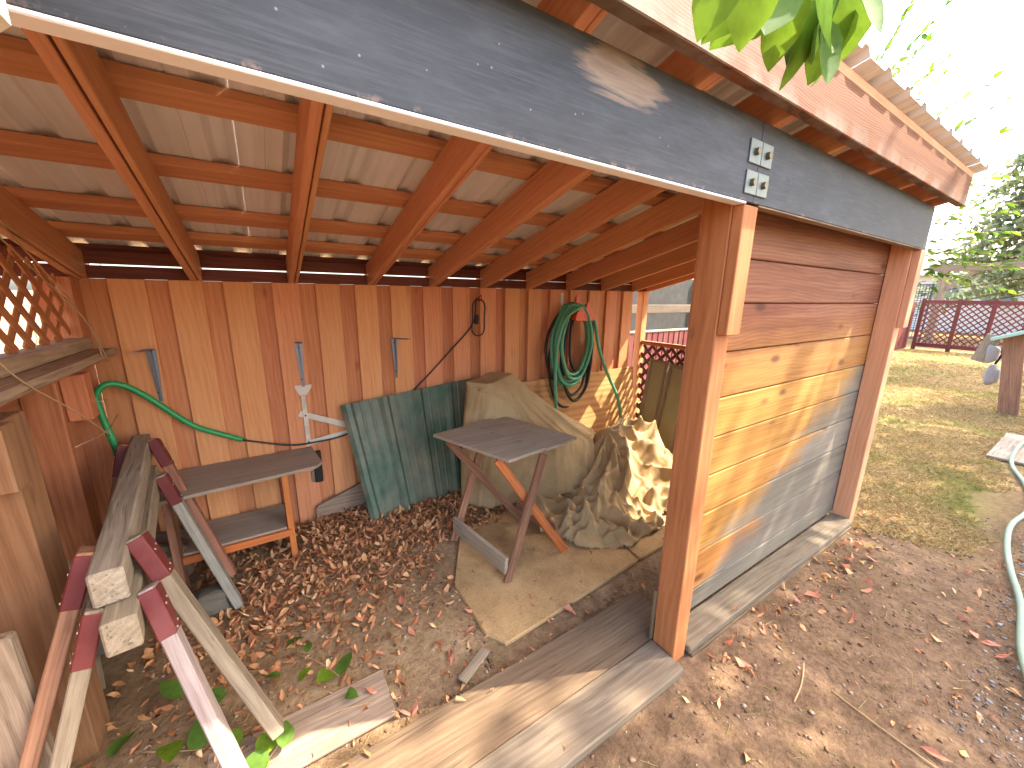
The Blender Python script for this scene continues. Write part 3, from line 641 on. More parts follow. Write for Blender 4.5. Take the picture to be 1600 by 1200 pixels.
# ---------------------------------------------------------------- shelf bench
bn = thing('shelf_bench', 'low two-tier shelf bench of grey brown boards against the back wall', 'bench', (-1.6, 1.85, 0))
prism('top', [(-2.0, 1.60, .585), (-1.235, 1.668, .585), (-1.195, 1.72, .585), (-1.225, 2.018, .585), (-2.0, 2.018, .585)], (0, 0, .018), 'mdf', bn)
board('leg', (-1.40, 1.70, .0), (-1.405, 1.715, .583), .034, .075, (0, 1, 0), 'orange_wood', bn); board('leg', (-1.93, 1.66, .0), (-1.93, 1.67, .583), .034, .09, (0, 1, 0), 'brown_leg', bn)
board('leg', (-1.40, 1.99, .0), (-1.405, 1.98, .583), .034, .05, (0, 1, 0), 'brown_leg', bn); board('leg', (-1.93, 1.99, .0), (-1.93, 1.98, .583), .034, .05, (0, 1, 0), 'brown_leg', bn)
box('shelf', (-1.98, 1.68, .225), (-1.425, 2.0, .243), 'mdf', bn, .002); box('shelf_rail', (-1.96, 1.655, .19), (-1.40, 1.677, .232), 'orange_wood', bn, .002)

# ---------------------------------------------------------------- folding table
tb = thing('folding_table', 'small folding table with grimy plank top and crossed wooden legs', 'table', (-.15, 1.3, 0))
Fp, Rp, Bp, Lp = V((-.352, .868, .728)), V((.222, .945, .728)), V((.045, 1.565, .728)), V((-.56, 1.46, .728))
def plank(u0, u1, e0, e1, dz):
    a, b = Fp.lerp(Rp, u0), Fp.lerp(Rp, u1); c, d = Lp.lerp(Bp, u1), Lp.lerp(Bp, u0); ax_ = (Lp-Fp).normalized()
    q = [a+ax_*e0, b+ax_*e0, c+ax_*e1, d+ax_*e1]; prism('plank', [p+V((0, 0, dz)) for p in q], (0, 0, .018), 'table_top', tb)
plank(0, .485, 0, 0, 0); plank(.492, .80, -.016, .012, .002); plank(.806, 1.0, .006, -.016, -.0015)
board('cleat', Fp.lerp(Rp, .04)+V((-.03, .10, -.02)), Fp.lerp(Rp, .96)+V((-.03, .10, -.02)), .045, .035, (0, 0, 1), 'brown_leg', tb)
board('cleat', Lp.lerp(Bp, .06)+V((.03, -.12, -.02)), Lp.lerp(Bp, .9)+V((.03, -.12, -.02)), .045, .035, (0, 0, 1), 'brown_leg', tb)
def leg(a, b, mat, n=(0, 1, 0)): board('leg', a, b, .052, .026, n, mat, tb, .004)
leg((-.385, .815, .012), (-.085, .90, .712), 'brown_leg'); leg((.085, .86, .012), (-.37, .96, .716), 'orange_wood')
leg((-.49, 1.33, .015), (-.20, 1.40, .716), 'brown_leg'); leg((.04, 1.29, .02), (-.49, 1.385, .716), 'brown_leg')
board('stretcher', (-.385, .822, .115), (-.475, 1.345, .13), .024, .105, (0, 0, 1), 'table_top', tb, .003)
board('stretcher', (.03, .88, .17), (-.01, 1.29, .15), .02, .09, (0, 0, 1), 'brown_leg', tb, .003)
tube('pivot', [(-.185, .86, .36), (-.185, .92, .36)], .006, 'bolt', tb)

# ---------------------------------------------------------------- rug on the floor
def rug(name, poly, z, lbl, th=.022):
    n = len(poly); c = V((sum(p[0] for p in poly)/n, sum(p[1] for p in poly)/n, 0)); pts = []
    for i in range(n):                                   # round every corner
        p0, p1, p2 = V((*poly[i-1], 0)), V((*poly[i], 0)), V((*poly[(i+1) % n], 0))
        for k in range(5):
            u = k/4; a = p1.lerp(p0, .05); b = p1.lerp(p2, .05); pts.append(a.lerp(p1, u).lerp(p1.lerp(b, u), u))
    verts = []; faces = []; N = len(pts)
    for s, zz in ((1.0, z), (1.0, z+th*.6), (.988, z+th)):
        verts += [V((c.x+(p.x-c.x)*s, c.y+(p.y-c.y)*s, zz)) for p in pts]
    for j in range(2):
        for i in range(N): faces.append((j*N+i, j*N+(i+1) % N, (j+1)*N+(i+1) % N, (j+1)*N+i))
    faces.append(tuple(range(2*N, 3*N))); o = obj(name, verts, faces, 'rug'); return tag(o, lbl, 'rug')
rug('floor_rug', [(-.655, .96), (-.66, .58), (-.60, .475), (.43, .545), (.47, .76), (.36, 1.5), (-.40, 1.42)], -.006, 'worn tan rug cut at the corners under the folding table')
rug('floor_rug', [(.445, .545), (1.5, .60), (1.5, 1.3), (.50, 1.3)], -.008, 'tan rug strip beside the side panel under the crumpled tarp')
bd = box('floor_plank', (-1.75, .44, -.004), (-1.135, .66, .012), 'weathered_brown', None, .004); tag(bd, 'dirt-covered plank lying flat just inside the threshold', 'plank')
sv = board('wood_sliver', (-.86, .42, .012), (-.70, .50, .012), .045, .010, (0, 0, 1), 'weathered_light', None, .002); tag(sv, 'small pale wood sliver lying against the threshold', 'wood sliver')

# ---------------------------------------------------------------- canvas tarp 
def relax(P, n):
    for _ in range(n):
        Q = P.copy(); Q[1:-1, 1:-1] = P[1:-1, 1:-1]*.5+(P[:-2, 1:-1]+P[2:, 1:-1]+P[1:-1, :-2]+P[1:-1, 2:])*.125; P = Q
    return P
def crumple(P, amp, freq, seed, along=.25, swirl=0.0, weight=1.0):
    """raise long narrow folds along the cloth's normals"""
    ny, nx = P.shape[:2]; du = np.gradient(P, axis=1); dv = np.gradient(P, axis=0); N = np.cross(du, dv); N /= np.linalg.norm(N, axis=-1, keepdims=True)+1e-9
    if (N[..., 2]).mean() < 0: N = -N
    v, u = np.meshgrid(np.arange(ny)*.011, np.arange(nx)*.011, indexing='ij'); d = np.zeros((ny, nx))
    for k in range(4):
        f = freq*1.8**k; out = []
        for q, th in enumerate((0.0+.35*k, 1.05+.3*k)):
            wu = u*math.cos(th*swirl)+v*math.sin(th*swirl)+.10*sn(u, v, f*.35, seed+20+k+7*q); wv = (-u*math.sin(th*swirl)+v*math.cos(th*swirl))*along+.05*sn(u, v, f*.3, seed+40+k+7*q)
            n_ = sn(wu, wv, f, seed+k+11*q); out.append(np.clip(1-np.abs(n_)*4.2, 0, 1)**1.3)
        m = np.clip(.5+3*sn(u, v, 1.7+k, seed+70+k), 0, 1); d += (out[0]*m+out[1]*(1-m)-.3)*amp*.60**k
    return P+N*(d*weight)[..., None]
def settle(P):
    P[..., 1] = np.minimum(P[..., 1], 2.0); P[..., 2] = np.maximum(P[..., 2], gz(P[..., 0], P[..., 1])+.02); return P
def cloth_obj(name, P, parent, lbl, round_=None):
    ny, nx = P.shape[:2]; i, j = np.meshgrid(np.arange(ny-1), np.arange(nx-1), indexing='ij'); b = (i*nx+j)
    if round_: b = b[(np.abs(j/(nx-2)*2-1)**round_+np.abs(i/(ny-2)*2-1)**round_) < 1.12]
    b = b.ravel(); F_ = np.stack([b, b+1, b+nx+1, b+nx], 1); used = np.unique(F_); mp = np.zeros(ny*nx, int); mp[used] = np.arange(len(used))
    me = fast_mesh(name, P.reshape(-1, 3)[used]-np.array(WM[parent].translation), mp[F_], 'canvas', True)
    o = link(name, me, WM[parent], parent); so_ = o.modifiers.new('thick', 'SOLIDIFY'); so_.thickness = .003; tag(o, lbl); return o
tarp = thing('canvas_tarp', 'tan canvas tarp over a covered machine with its slack heaped on the floor', 'tarp', (.5, 1.5, 0))
def drape():
    T = [(-.19, 1.73, 1.0), (-.075, 1.575, 1.0), (.015, 1.635, 1.0), (.105, 1.695, 1.0), (.195, 1.76, 1.0), (.285, 1.82, 1.0), (.22, 1.93, 1.0), (.14, 1.965, 1.0), (-.03, 1.81, 1.0)]
    K = [(-.20, 1.73, .93), (-.08, 1.565, .93), (.15, 1.54, .72), (.42, 1.44, .52), (.76, 1.42, .44), (1.02, 1.58, .43), (1.02, 1.80, .45), (.60, 1.95, .70), (-.05, 1.84, .93)]
    H = [(-.25, 1.74, .05), (-.12, 1.53, .04), (.13, 1.46, .05), (.44, 1.32, .09), (.86, 1.27, .10), (1.14, 1.46, .10), (1.12, 1.82, .12), (.6, 1.97, .12), (-.1, 1.90, .06)]
    n = 36; rings = []
    def outline(Q):
        Q = np.array(Q); m = len(Q); return np.concatenate([Q[i]+(Q[(i+1) % m]-Q[i])*np.linspace(0, 1, n, endpoint=False)[:, None] for i in range(m)])
    def soft(Q, k):
        for _ in range(k): Q = Q*.5+(np.roll(Q, 1, 0)+np.roll(Q, -1, 0))*.25
        return Q
    T, K, H = soft(outline(T), 6), soft(outline(K), 90), soft(outline(H), 60); c = T.mean(0)
    for t in np.linspace(.02, .98, 16): rings.append(c+(T-c)*t)
    for t in np.linspace(0, 1, 46):
        p = T+(K-T)*t; p[:, 2] -= .05*math.sin(math.pi*t)*np.clip(np.linalg.norm(K-T, axis=1)-.1, 0, 1)
        rings.append(p)
    for t in np.linspace(.02, 1, 40):
        b = .06*math.sin(math.pi*t); p = K+(H-K)*t; out = p[:, :2]-np.array([.4, 1.62]); p[:, :2] += out*b*.5
        rings.append(p)
    P = np.stack(rings); k = np.arange(P.shape[0])[:, None]; w = np.clip((k-14)/30, .12, 1)*np.ones((1, P.shape[1]))
    P = np.concatenate([P, P[:, :1]], 1); w = np.concatenate([w, w[:, :1]], 1)
    seam = np.clip(np.minimum(np.arange(P.shape[1]), P.shape[1]-1-np.arange(P.shape[1]))/14, 0, 1)[None]
    P = relax(P, 2); P[:, -1] = P[:, 0]
    return crumple(P, .026, 3.0, 300, .22, .35, w*seam)
cloth_obj('draped_cover', settle(drape()), tarp, 'tarp draped over a tall boxy machine')
def heap():
    X, Y = np.meshgrid(np.arange(.06, 1.80, .0085), np.arange(.62, 1.84, .0085))
    wx = X+.10*sn(X, Y, 3.1, 401)+.04*sn(X, Y, 8, 402); wy = Y+.10*sn(X, Y, 3.3, 403)+.04*sn(X, Y, 8, 404)
    g = lambda cx, cy, sx, sy: np.exp(-((wx-cx)/sx)**2-((wy-cy)/sy)**2)
    z = .44*g(1.06, 1.44, .27, .24)+.38*g(1.42, 1.28, .24, .26)+.22*g(.82, 1.14, .24, .16)+.10*g(.50, 1.00, .25, .14)
    def ridge(p, k=1.2): return (1-np.abs(np.sin(p)))**k
    th = np.arctan2(wy-1.44, wx-1.02); rr = np.hypot(wx-1.02, wy-1.44)
    f1 = ridge(4.5*th+5*sn(wx, wy, 2.2, 405)+3.0*rr)*.10*np.clip(rr/.22, 0, 1)*np.clip(1.25-rr/.75, .25, 1)
    f2 = ridge(9.5*th+9*sn(wx, wy, 3.4, 406)-7*rr, 1.9)*.065*np.clip(rr/.25, 0, 1)
    low = np.clip(1-z/.30, 0, 1)
    f3 = ridge(17*wx+11*wy+9*sn(wx, wy, 3.0, 407), 1.3)*.055*low+ridge(13*wx-19*wy+9*sn(wx, wy, 3.6, 408), 1.5)*.045*low
    z = z+f1+f2+f3+.008*sn(X, Y, 26, 409)
    m = np.minimum(1.0-((X-.88)/.86)**2-((Y-1.20)/.52)**2, 9)+.9*sn(X, Y, 4.2, 410)+.35*sn(X, Y, 11, 411)
    e_ = np.clip(m/.30, 0, 1); z = z*e_**.6
    P = np.stack([X, Y, gz(X, Y)+.026+z], -1)
    P = relax(P, 1)
    P = crumple(P, .022, 3.4, 200, .3, 1.0, np.clip(z/.08, 0, 1)); ny, nx = X.shape
    return P, m > 0
def heap_obj():
    P, keep = heap(); P = settle(P); ny, nx = keep.shape; q = keep[:-1, :-1] & keep[1:, :-1] & keep[:-1, 1:] & keep[1:, 1:]; i, j = np.nonzero(q); b = i*nx+j
    F_ = np.stack([b, b+1, b+nx+1, b+nx], 1); used = np.unique(F_); mp = np.zeros(ny*nx, int); mp[used] = np.arange(len(used))
    me = fast_mesh('heaped_slack', P.reshape(-1, 3)[used]-np.array(WM[tarp].translation), mp[F_], 'canvas', True); o = link('heaped_slack', me, WM[tarp], tarp)
    so_ = o.modifiers.new('thick', 'SOLIDIFY'); so_.thickness = .004; tag(o, 'crumpled slack of the tarp heaped in the sun')
heap_obj()

# window screens leaning on the lattice
def screen(y0, y1, zb, zt, xb, xt, lbl):
    t = thing('window_screen', lbl, 'screen', (xb, (y0+y1)/2, 0), 'old screens leaning on the lattice')
    d = V((xt-xb, 0, zt-zb)).normalized(); n = V((d.z, 0, -d.x)); w = .035
    P_ = lambda y, z: V((xb+(xt-xb)*(z-zb)/(zt-zb), y, z))
    for y in (y0+w/2, y1-w/2): board('stile', P_(y, zb), P_(y, zt), w, .022, n, 'weathered_light', t, .002)
    for z in (zb+w/2, zt-w/2): board('rail', P_(y0+w, z), P_(y1-w, z), w, .020, n, 'weathered_light', t, .002)
    a = [P_(y0+w, zb+w), P_(y1-w, zb+w), P_(y1-w, zt-w), P_(y0+w, zt-w)]; prism('mesh_pane', a, n*.004, 'glass_dusty', t)
screen(1.57, 1.80, .02, 1.0, 1.84, 1.995, 'narrow dusty framed screen leaning on the lattice beside the plywood sheet')
screen(1.30, 1.55, .02, .985, 1.80, 1.985, 'narrow dusty framed screen leaning on the lattice nearer the side panel')

# ---------------------------------------------------------------- two sawhorses, one nested on the other
def sawhorse(lbl, N, F, feet, mats, beam_mat, hs):
    """N, F: near and far end of the top beam (top centre); feet: near-left, near-right, far-left, far-right"""
    N, F = V(N), V(F); t = thing('sawhorse', lbl, 'sawhorse', ((N+F)/2).xy.to_3d(), None)
    ax_ = (F-N).normalized(); s = .0525; bw_ = .075
    o = board('top_beam', N-V((0, 0, s)), F-V((0, 0, s)), bw_, .105, (0, 0, 1), beam_mat, t, .006)
    right = ax_.cross(V((0, 0, 1))).normalized()
    for i, f in enumerate(feet):
        sd_ = -1 if i % 2 == 0 else 1; along = hs[0] if i < 2 else hs[1]
        top = N.lerp(F, along)+right*(sd_*.059)+V((0, 0, -.018)); f = V(f); d = (f-top).normalized(); n_ = d.cross(ax_).normalized()
        top = top-d*.02
        board('leg', top, f, .074, .040, n_, mats[i], t, .004)
        br = board('leg_bracket', top+d*.005, top+d*.16, .079, .0455, n_, 'red_paint', t, .004)
        for q in (.06, .14):
            p = top+d*q+n_*(.0225*(1 if n_.dot(right)*sd_ > 0 else -1)); m_n = n_*(1 if n_.dot(right)*sd_ > 0 else -1)
            for w_ in (-.018, .018):
                c = p+ax_*w_; e1 = ax_*.0035; e2 = d*.0035
                prism('screw', [c+e1*math.cos(z)+e2*math.sin(z) for z in np.arange(6)*math.pi/3], m_n*.003, 'nail', br)
    return t
sawhorse('upper sawhorse, square weathered beam with brown and bare wood legs, nested on another', (-1.858, .575, .872), (-2.035, 1.93, .872),
         [(-2.17, .55, .11), (-1.525, .53, .11), (-2.24, 1.62, .11), (-1.705, 1.56, .11)], ['brown_leg', 'weathered_light', 'brown_leg', 'brown_leg'], 'weathered', (.12, .90))
sawhorse('lower sawhorse with white and grey painted legs, carrying the other sawhorse', (-1.832, .50, .760), (-1.985, 1.72, .760),
         [(-2.12, .48, .0), (-1.585, .34, .0), (-2.2, 1.45, .0), (-1.682, 1.437, .0)], ['weathered_light', 'white_leg', 'grey_leg', 'grey_leg'], 'weathered_light', (.09, .86))

# ---------------------------------------------------------------- things in the dark left corner
def lump(name, c, r, mat, lbl, cat, seed):
    bm = bmesh.new(); bmesh.ops.create_icosphere(bm, subdivisions=3, radius=1); rs = random.Random(seed); ph = [rs.uniform(0, 6) for _ in range(6)]
    for v in bm.verts:
        k = 1+.14*math.sin(v.co.x*3+ph[0])+.12*math.sin(v.co.y*4+ph[1])+.10*math.sin(v.co.z*5+v.co.x*3+ph[2])
        q = V(tuple(math.copysign(abs(a_)**.6, a_) for a_ in v.co))*k; v.co = V((q.x*r[0], q.y*r[1], q.z*r[2]))
    me = bpy.data.meshes.new(name); bm.to_mesh(me); bm.free(); me.materials.append(MAT[mat])
    return tag(link(name, me, Matrix.Translation(V(c))), lbl, cat)
bw = board('concrete_block', (-2.22, 1.05, .50), (-2.06, 1.30, .18), .20, .12, (1, 0, .5), 'concrete', None, .02); tag(bw, 'tilted grey concrete block in the dark corner behind the sawhorses', 'block')
bw = board('concrete_block', (-2.2, 1.62, .06), (-2.05, 1.80, .06), .16, .12, (0, 0, 1), 'concrete', None, .02); tag(bw, 'grey concrete block on the dirt under the shelf bench end', 'block')
lump('stone', (-1.80, 1.48, .05), (.09, .07, .06), 'concrete', 'grey stone at the foot of the shelf bench leg', 'stone', 3)
lump('stone', (-2.02, 1.8, .16), (.13, .1, .16), 'bark', 'dark rounded lump under the shelf bench', 'stone', 5)
br = board('leaning_board', (-2.15, 1.15, .03), (-2.24, 1.5, .45), .09, .02, (1, 0, .3), 'weathered_light', None, .003); tag(br, 'pale thin board slanting in the dark corner behind the sawhorses', 'board')
pk = board('upright_plank', (-2.155, .62, -.02), (-2.19, .68, .70), .20, .045, (0, 1, 0), 'weathered_brown', None, .008); tag(pk, 'rough weathered plank standing beside the left half-wall post', 'plank')
cn = thing('porch_eave', 'rough tan stucco porch eave corner in front of the black beam', 'eave', (-2.6, -.27, 0))
box('eave', (-3.9, -.31, 1.845), (-1.568, -.22, 2.25), 'stucco', cn, .012); box('post', (-3.9, -.31, -.05), (-3.75, -.22, 1.843), 'stucco', cn, .01, 'z')
# dry stems hanging by the lattice
tw = thing('dry_vine', 'thin dry tan vine stems hanging down in front of the lattice', 'vine', (-2.1, 1.3, 0))
for p in ([(-2.13, 1.0, 1.95), (-2.10, 1.35, 1.72), (-2.06, 1.62, 1.50), (-2.05, 1.75, 1.30)], [(-2.12, .9, 1.60), (-2.08, 1.0, 1.38), (-2.04, 1.25, 1.18), (-2.02, 1.45, 1.02)], [(-2.12, 1.2, 1.9), (-2.09, 1.5, 1.66), (-2.06, 1.68, 1.45), (-2.06, 1.72, 1.33)],
          [(-2.05, 1.2, 1.06), (-2.04, 1.5, 1.03), (-2.1, 1.9, 1.0)], [(-2.13, .9, 1.85), (-2.12, 1.2, 1.90), (-2.13, 1.5, 1.80)]):
    tube('stem', catmull(p, 6), .0028, 'twig', tw, 5)

# ---------------------------------------------------------------- leaves
def leaf_geo(L, w, curl, fold):
    """8 vertices, base at origin, along +x"""
    f = lambda s: curl*L*s*s
    return np.array([(0, 0, 0), (.33*L, w*.5, f(.33)+fold*w), (.33*L, 0, f(.33)), (.33*L, -w*.5, f(.33)+fold*w), (.7*L, w*.38, f(.7)+fold*w*.8), (.7*L, 0, f(.7)), (.7*L, -w*.38, f(.7)+fold*w*.8), (L, 0, f(1.0))])
LT = np.array([(0, 2, 1), (0, 3, 2), (1, 2, 5), (1, 5, 4), (2, 3, 6), (2, 6, 5), (4, 5, 7), (5, 6, 7)])
def rotz(v, a_): c, s = math.cos(a_), math.sin(a_); return np.stack([v[:, 0]*c-v[:, 1]*s, v[:, 0]*s+v[:, 1]*c, v[:, 2]], 1)
def roty(v, a_): c, s = math.cos(a_), math.sin(a_); return np.stack([v[:, 0]*c+v[:, 2]*s, v[:, 1], -v[:, 0]*s+v[:, 2]*c], 1)
def rotx(v, a_): c, s = math.cos(a_), math.sin(a_); return np.stack([v[:, 0], v[:, 1]*c-v[:, 2]*s, v[:, 1]*s+v[:, 2]*c], 1)
def ground_leaf(L, flat=.35):
    v = leaf_geo(L, L*random.uniform(.25, .62), random.uniform(-.9, .9), random.uniform(-.5, .8)); v[:, 0] -= L*.5; v += rng.normal(0, L*.055, v.shape)
    v = rotx(v, random.gauss(0, flat)+(math.pi if random.random() < .4 else 0)); v = roty(v, random.gauss(0, flat)); return rotz(v, random.uniform(0, 6.283))
def litter(name, pts, lbl, smin, smax, mat, cat='leaf litter', lift=.004):
    vs_, ts_ = [], []
    for k, (x, y, h) in enumerate(pts):
        v = ground_leaf(random.uniform(smin, smax)); v[:, 2] += gzf(x, y)+h+lift-min(0, v[:, 2].min()*.7); v[:, 0] += x; v[:, 1] += y
        vs_.append(v); ts_.append(LT+8*k)
    o = link(name, fast_mesh(name, np.concatenate(vs_), np.concatenate(ts_), mat), Matrix()); return tag(o, lbl, cat, kind='stuff')
pts = []
while len(pts) < 5600:
    x, y = random.uniform(-2.1, .6), random.uniform(.5, 2.02)
    d = math.exp(-((x+.75)/.8)**2-((y-1.75)/.42)**2)+.30*math.exp(-((x+1.5)/.5)**2-((y-1.3)/.4)**2)+.03
    if x > -.6 and y < 1.35: d *= .10
    if random.random() < d: pts.append((x, y, random.uniform(0, .03)*d))
litter('leaf_litter', pts, 'thick drift of dead brown leaves along the back wall', .012, .056, 'litter')
pts = []
while len(pts) < 430:
    x, y = random.uniform(-2.2, 2.6), random.uniform(-1.3, 1.2); d = .03
    if y < -.04 and x > .15: d += .9*math.exp(-((y+.10)/.10)**2)*(1 if x > .5 else .35)
    if y < -.04 and x > .3: d += .35*math.exp(-((x-.9)/.35)**2-((y+.8)/.2)**2)
    if .30 < y < .52 and x < .3: d += .30
    if -.04 <= y <= .38 and x < .05: d *= .5
    if x > 1.6 and y < -.5: d += .25
    if 0 < x < 2.1 and 0 < y < .13: d = .02
    if random.random() < d: pts.append((x, y, .042 if (-.05 < y < .37 and x < .1) else (.046 if 0 < y < .12 else 0)))
litter('leaf_litter', pts, 'scattered crisp tan leaves along the sill and over the trodden dirt', .015, .045, 'litter')
for k in range(34):
    x, y = random.choice([(random.uniform(.2, 1.9), -.12-abs(random.gauss(0, .1))), (random.uniform(-1.3, .1), random.uniform(.40, .6)), (random.uniform(.3, 1.6), random.uniform(-1.0, -.3)), (random.uniform(-1.4, -.6), random.uniform(.5, 1.2))])
    v = ground_leaf(random.uniform(.05, .075), .25); z0 = gzf(x, y)+.006-v[:, 2].min()*.6
    o = link('fallen_leaf', mesh('fallen_leaf', v, LT.tolist(), 'redleaf'), Matrix.Translation(V((x, y, z0))))
    tag(o, 'curled reddish fallen leaf lying singly on bare dirt', 'leaf', 'single red leaves on the dirt')
pts = [(random.uniform(-.6, .95), random.uniform(.56, 1.3), .026) for _ in range(70)]
litter('leaf_litter', pts, 'few crumbled leaf bits lying on the tan rug', .008, .03, 'litter')
# grit and clods on the dirt, gravel along the path
def grit(name, n, fn, smin, smax, mat, lbl, cat):
    base = np.array([(1, 0, 0), (-1, 0, 0), (0, 1, 0), (0, -1, 0), (0, 0, 1), (0, 0, -1)], float)
    T = np.array([(0, 2, 4), (2, 1, 4), (1, 3, 4), (3, 0, 4), (2, 0, 5), (1, 2, 5), (3, 1, 5), (0, 3, 5)]); vs_, ts_ = [], []
    k = 0
    while k < n:
        x, y = fn()
        s = smin+(smax-smin)*random.random()**3; v = base*np.array([s*random.uniform(.6, 1.3), s*random.uniform(.6, 1.3), s*random.uniform(.4, .8)])+rng.normal(0, s*.18, (6, 3)); v = rotz(v, random.uniform(0, 6.28))
        v += np.array([x, y, gzf(x, y)+s*.2]); vs_.append(v); ts_.append(T+6*k); k += 1
    o = link(name, fast_mesh(name, np.concatenate(vs_), np.concatenate(ts_), mat), Matrix()); tag(o, lbl, cat, kind='stuff')
def f_dirt():
    while True:
        x, y = random.uniform(-2.0, 3.2), random.uniform(-1.4, 1.4)
        if -.07 < y < .38 and x < 2.3: continue
        if y > .38 and x > -.65: continue
        return x, y
grit('dirt_clods', 5200, f_dirt, .0025, .013, 'clod', 'small clods and grit strewn over the bare dirt', 'grit')
grit('gravel', 1500, lambda: (random.uniform(.7, 4.5), -.74-abs(random.gauss(0, .2))), .004, .013, 'gravel', 'grey gravel along the edge of the path', 'gravel')
# straw bits and small twigs
def sticks(name, n, fn, lbl):
    vs_, ts_ = [], []
    for k in range(n):
        x, y = fn(); L = random.uniform(.02, .09); a_ = random.uniform(0, 6.28); z = gzf(x, y)+.003; dx, dy = math.cos(a_)*L, math.sin(a_)*L; w = .0013
        p = np.array([(x, y, z), (x-dy/L*w, y+dx/L*w, z+.002), (x+dx-dy/L*w, y+dy+dx/L*w, gzf(x+dx, y+dy)+.006), (x+dx, y+dy, gzf(x+dx, y+dy)+.004)])
        vs_.append(p); ts_.append(np.array([(0, 1, 2), (0, 2, 3)])+4*k)
    tag(link(name, fast_mesh(name, np.concatenate(vs_), np.concatenate(ts_), 'straw'), Matrix()), lbl, 'straw', kind='stuff')
sticks('straw_bits', 1500, f_dirt, 'bits of straw and stalk scattered on the dirt')
for i, (p, lbl) in enumerate(([[(.27, -.383, .006), (.36, -.37, .012), (.44, -.35, .01), (.5, -.328, .02)], 'pale short bent twig on the dirt in front of the near post'], [[(.476, -.444, .006), (.46, -.55, .008), (.45, -.65, .008), (.44, -.78, .01)], 'long straight tan twig on the dirt beyond the bent one'])):
    q = [(a_[0], a_[1], gzf(a_[0], a_[1])+a_[2]) for a_ in p]; tag(tube('fallen_twig', catmull(q, 5), .003, 'twig', None, 5), lbl, 'twig')

# fresh green vine leaves creeping in at the threshold corner
def leafmesh(L, w, curl, fold, mat, name='green_leaf'):
    """fuller leaf: 3 columns by 7 stations"""
    st_ = [(0, .02), (.10, .62), (.28, .98), (.48, 1.0), (.70, .80), (.88, .36), (1, .01)]; v = []; f = []
    for s, k in st_:
        z = curl*L*s*s; c_ = math.sin(s*9)*.02*L
        v += [(s*L, k*w*.5, z+fold*w*k+c_), (s*L, 0, z), (s*L, -k*w*.5, z+fold*w*k-c_)]
    for i in range(6):
        b = i*3; f += [(b, b+1, b+4, b+3), (b+1, b+2, b+5, b+4)]
    return mesh(name, v, f, mat, True)
LM = [leafmesh(.11, .075, -.25, .12, 'greenleaf'), leafmesh(.085, .06, -.4, .2, 'greenleaf'), leafmesh(.095, .075, -.1, .15, 'limeleaf')]
for k, (x, y, a_, s) in enumerate([(-1.482, .98, .5, .7), (-1.516, .791, 2.5, .8), (-1.33, .74, 4.0, .9), (-1.30, .69, 1.0, .9), (-1.29, .6, 5.2, .7), (-1.45, .75, .2, .6), (-1.56, .51, 3.6, 1), (-1.52, .50, 1.2, 1), (-1.60, .53, .4, .9), (-1.85, .9, 2.2, 1), (-1.80, .80, .3, 1.0), (-1.86, .72, 5.0, 1), (-1.76, .66, 1.8, 1), (-2.03, .80, .9, .9), (-2.07, .7, 4.2, 1), (-1.70, .85, 3.0, .9), (-1.40, .86, 1.6, .6), (-1.64, .62, 2.8, .8)]):
    R = Euler((random.uniform(-.5, .5), random.uniform(-.7, .1), a_)).to_matrix().to_4x4(); R.translation = V((x, y, gzf(x, y)+.035+.03*random.random()))
    tag(link('vine_leaf', LM[k % 3], R @ Matrix.Scale(s, 4)), 'fresh green vine leaf on the dirt by the sawhorse legs', 'leaf', 'green vine leaves on the shed floor')
vn = thing('ground_vine', 'thin tan vine runner trailing over the dirt at the threshold', 'vine', (-1.5, .6, 0))
for p in ([(-1.1, .50), (-1.3, .56), (-1.5, .60), (-1.75, .68), (-1.95, .78)], [(-1.3, .72), (-1.38, .84), (-1.47, .97)], [(-1.5, .6), (-1.55, .53), (-1.62, .50)]):
    tube('runner', catmull([(x, y, gzf(x, y)+.012+.012*math.sin(i*2)) for i, (x, y) in enumerate(p)], 6), .0022, 'twig', vn, 5)

# ---------------------------------------------------------------- lawn
def grass(n, xr, yr, lo, hi):
    X = rng.uniform(*xr, n); Y = rng.uniform(*yr, n); wob = sn(X, Y, 2.2, 21)*.9; keep = (X+wob > 2.28) & (Y+wob*.4 > -.55)
    X, Y = X[keep], Y[keep]; n = len(X); L = rng.uniform(lo, hi, n); a_ = rng.uniform(0, 6.283, n); el = np.clip(rng.normal(.35, .3, n), .02, 1.3); w = L*.045+.0008
    dx, dy, dz = np.cos(a_)*np.cos(el), np.sin(a_)*np.cos(el), np.sin(el); Z = gz(X, Y); px, py = -np.sin(a_)*w, np.cos(a_)*w
    v = np.stack([np.stack([X-px, Y-py, Z], 1), np.stack([X+px, Y+py, Z], 1), np.stack([X+dx*L*.55+px*.7, Y+dy*L*.55+py*.7, Z+dz*L*.6+.003], 1), np.stack([X+dx*L, Y+dy*L, Z+dz*L*.8+.002], 1)], 1).reshape(-1, 3)
    b = np.arange(n)[:, None]*4; return v, np.concatenate([b+np.array([0, 1, 2]), b+np.array([0, 2, 3])], 0)
gvs, gts, off = [], [], 0
for args in ((52000, (2.05, 5.5), (-.8, 2.6), .025, .07), (30000, (5.5, 10), (-.8, 3), .035, .08), (14000, (10, 17.4), (-1, 3), .05, .10)):
    v, t_ = grass(*args); gvs.append(v); gts.append(t_+off); off += len(v)
tag(link('lawn_grass', fast_mesh('lawn_grass', np.concatenate(gvs), np.concatenate(gts), 'straw'), Matrix()), 'short dry straw coloured grass of the lawn with greenish patches', 'grass', kind='stuff')
lp = box('lawn_plank', (4.95, -.62, .012), (6.3, -.30, .04), 'weathered', None, .006, 'x'); tag(lp, 'grey weathered plank lying flat on the lawn', 'plank')
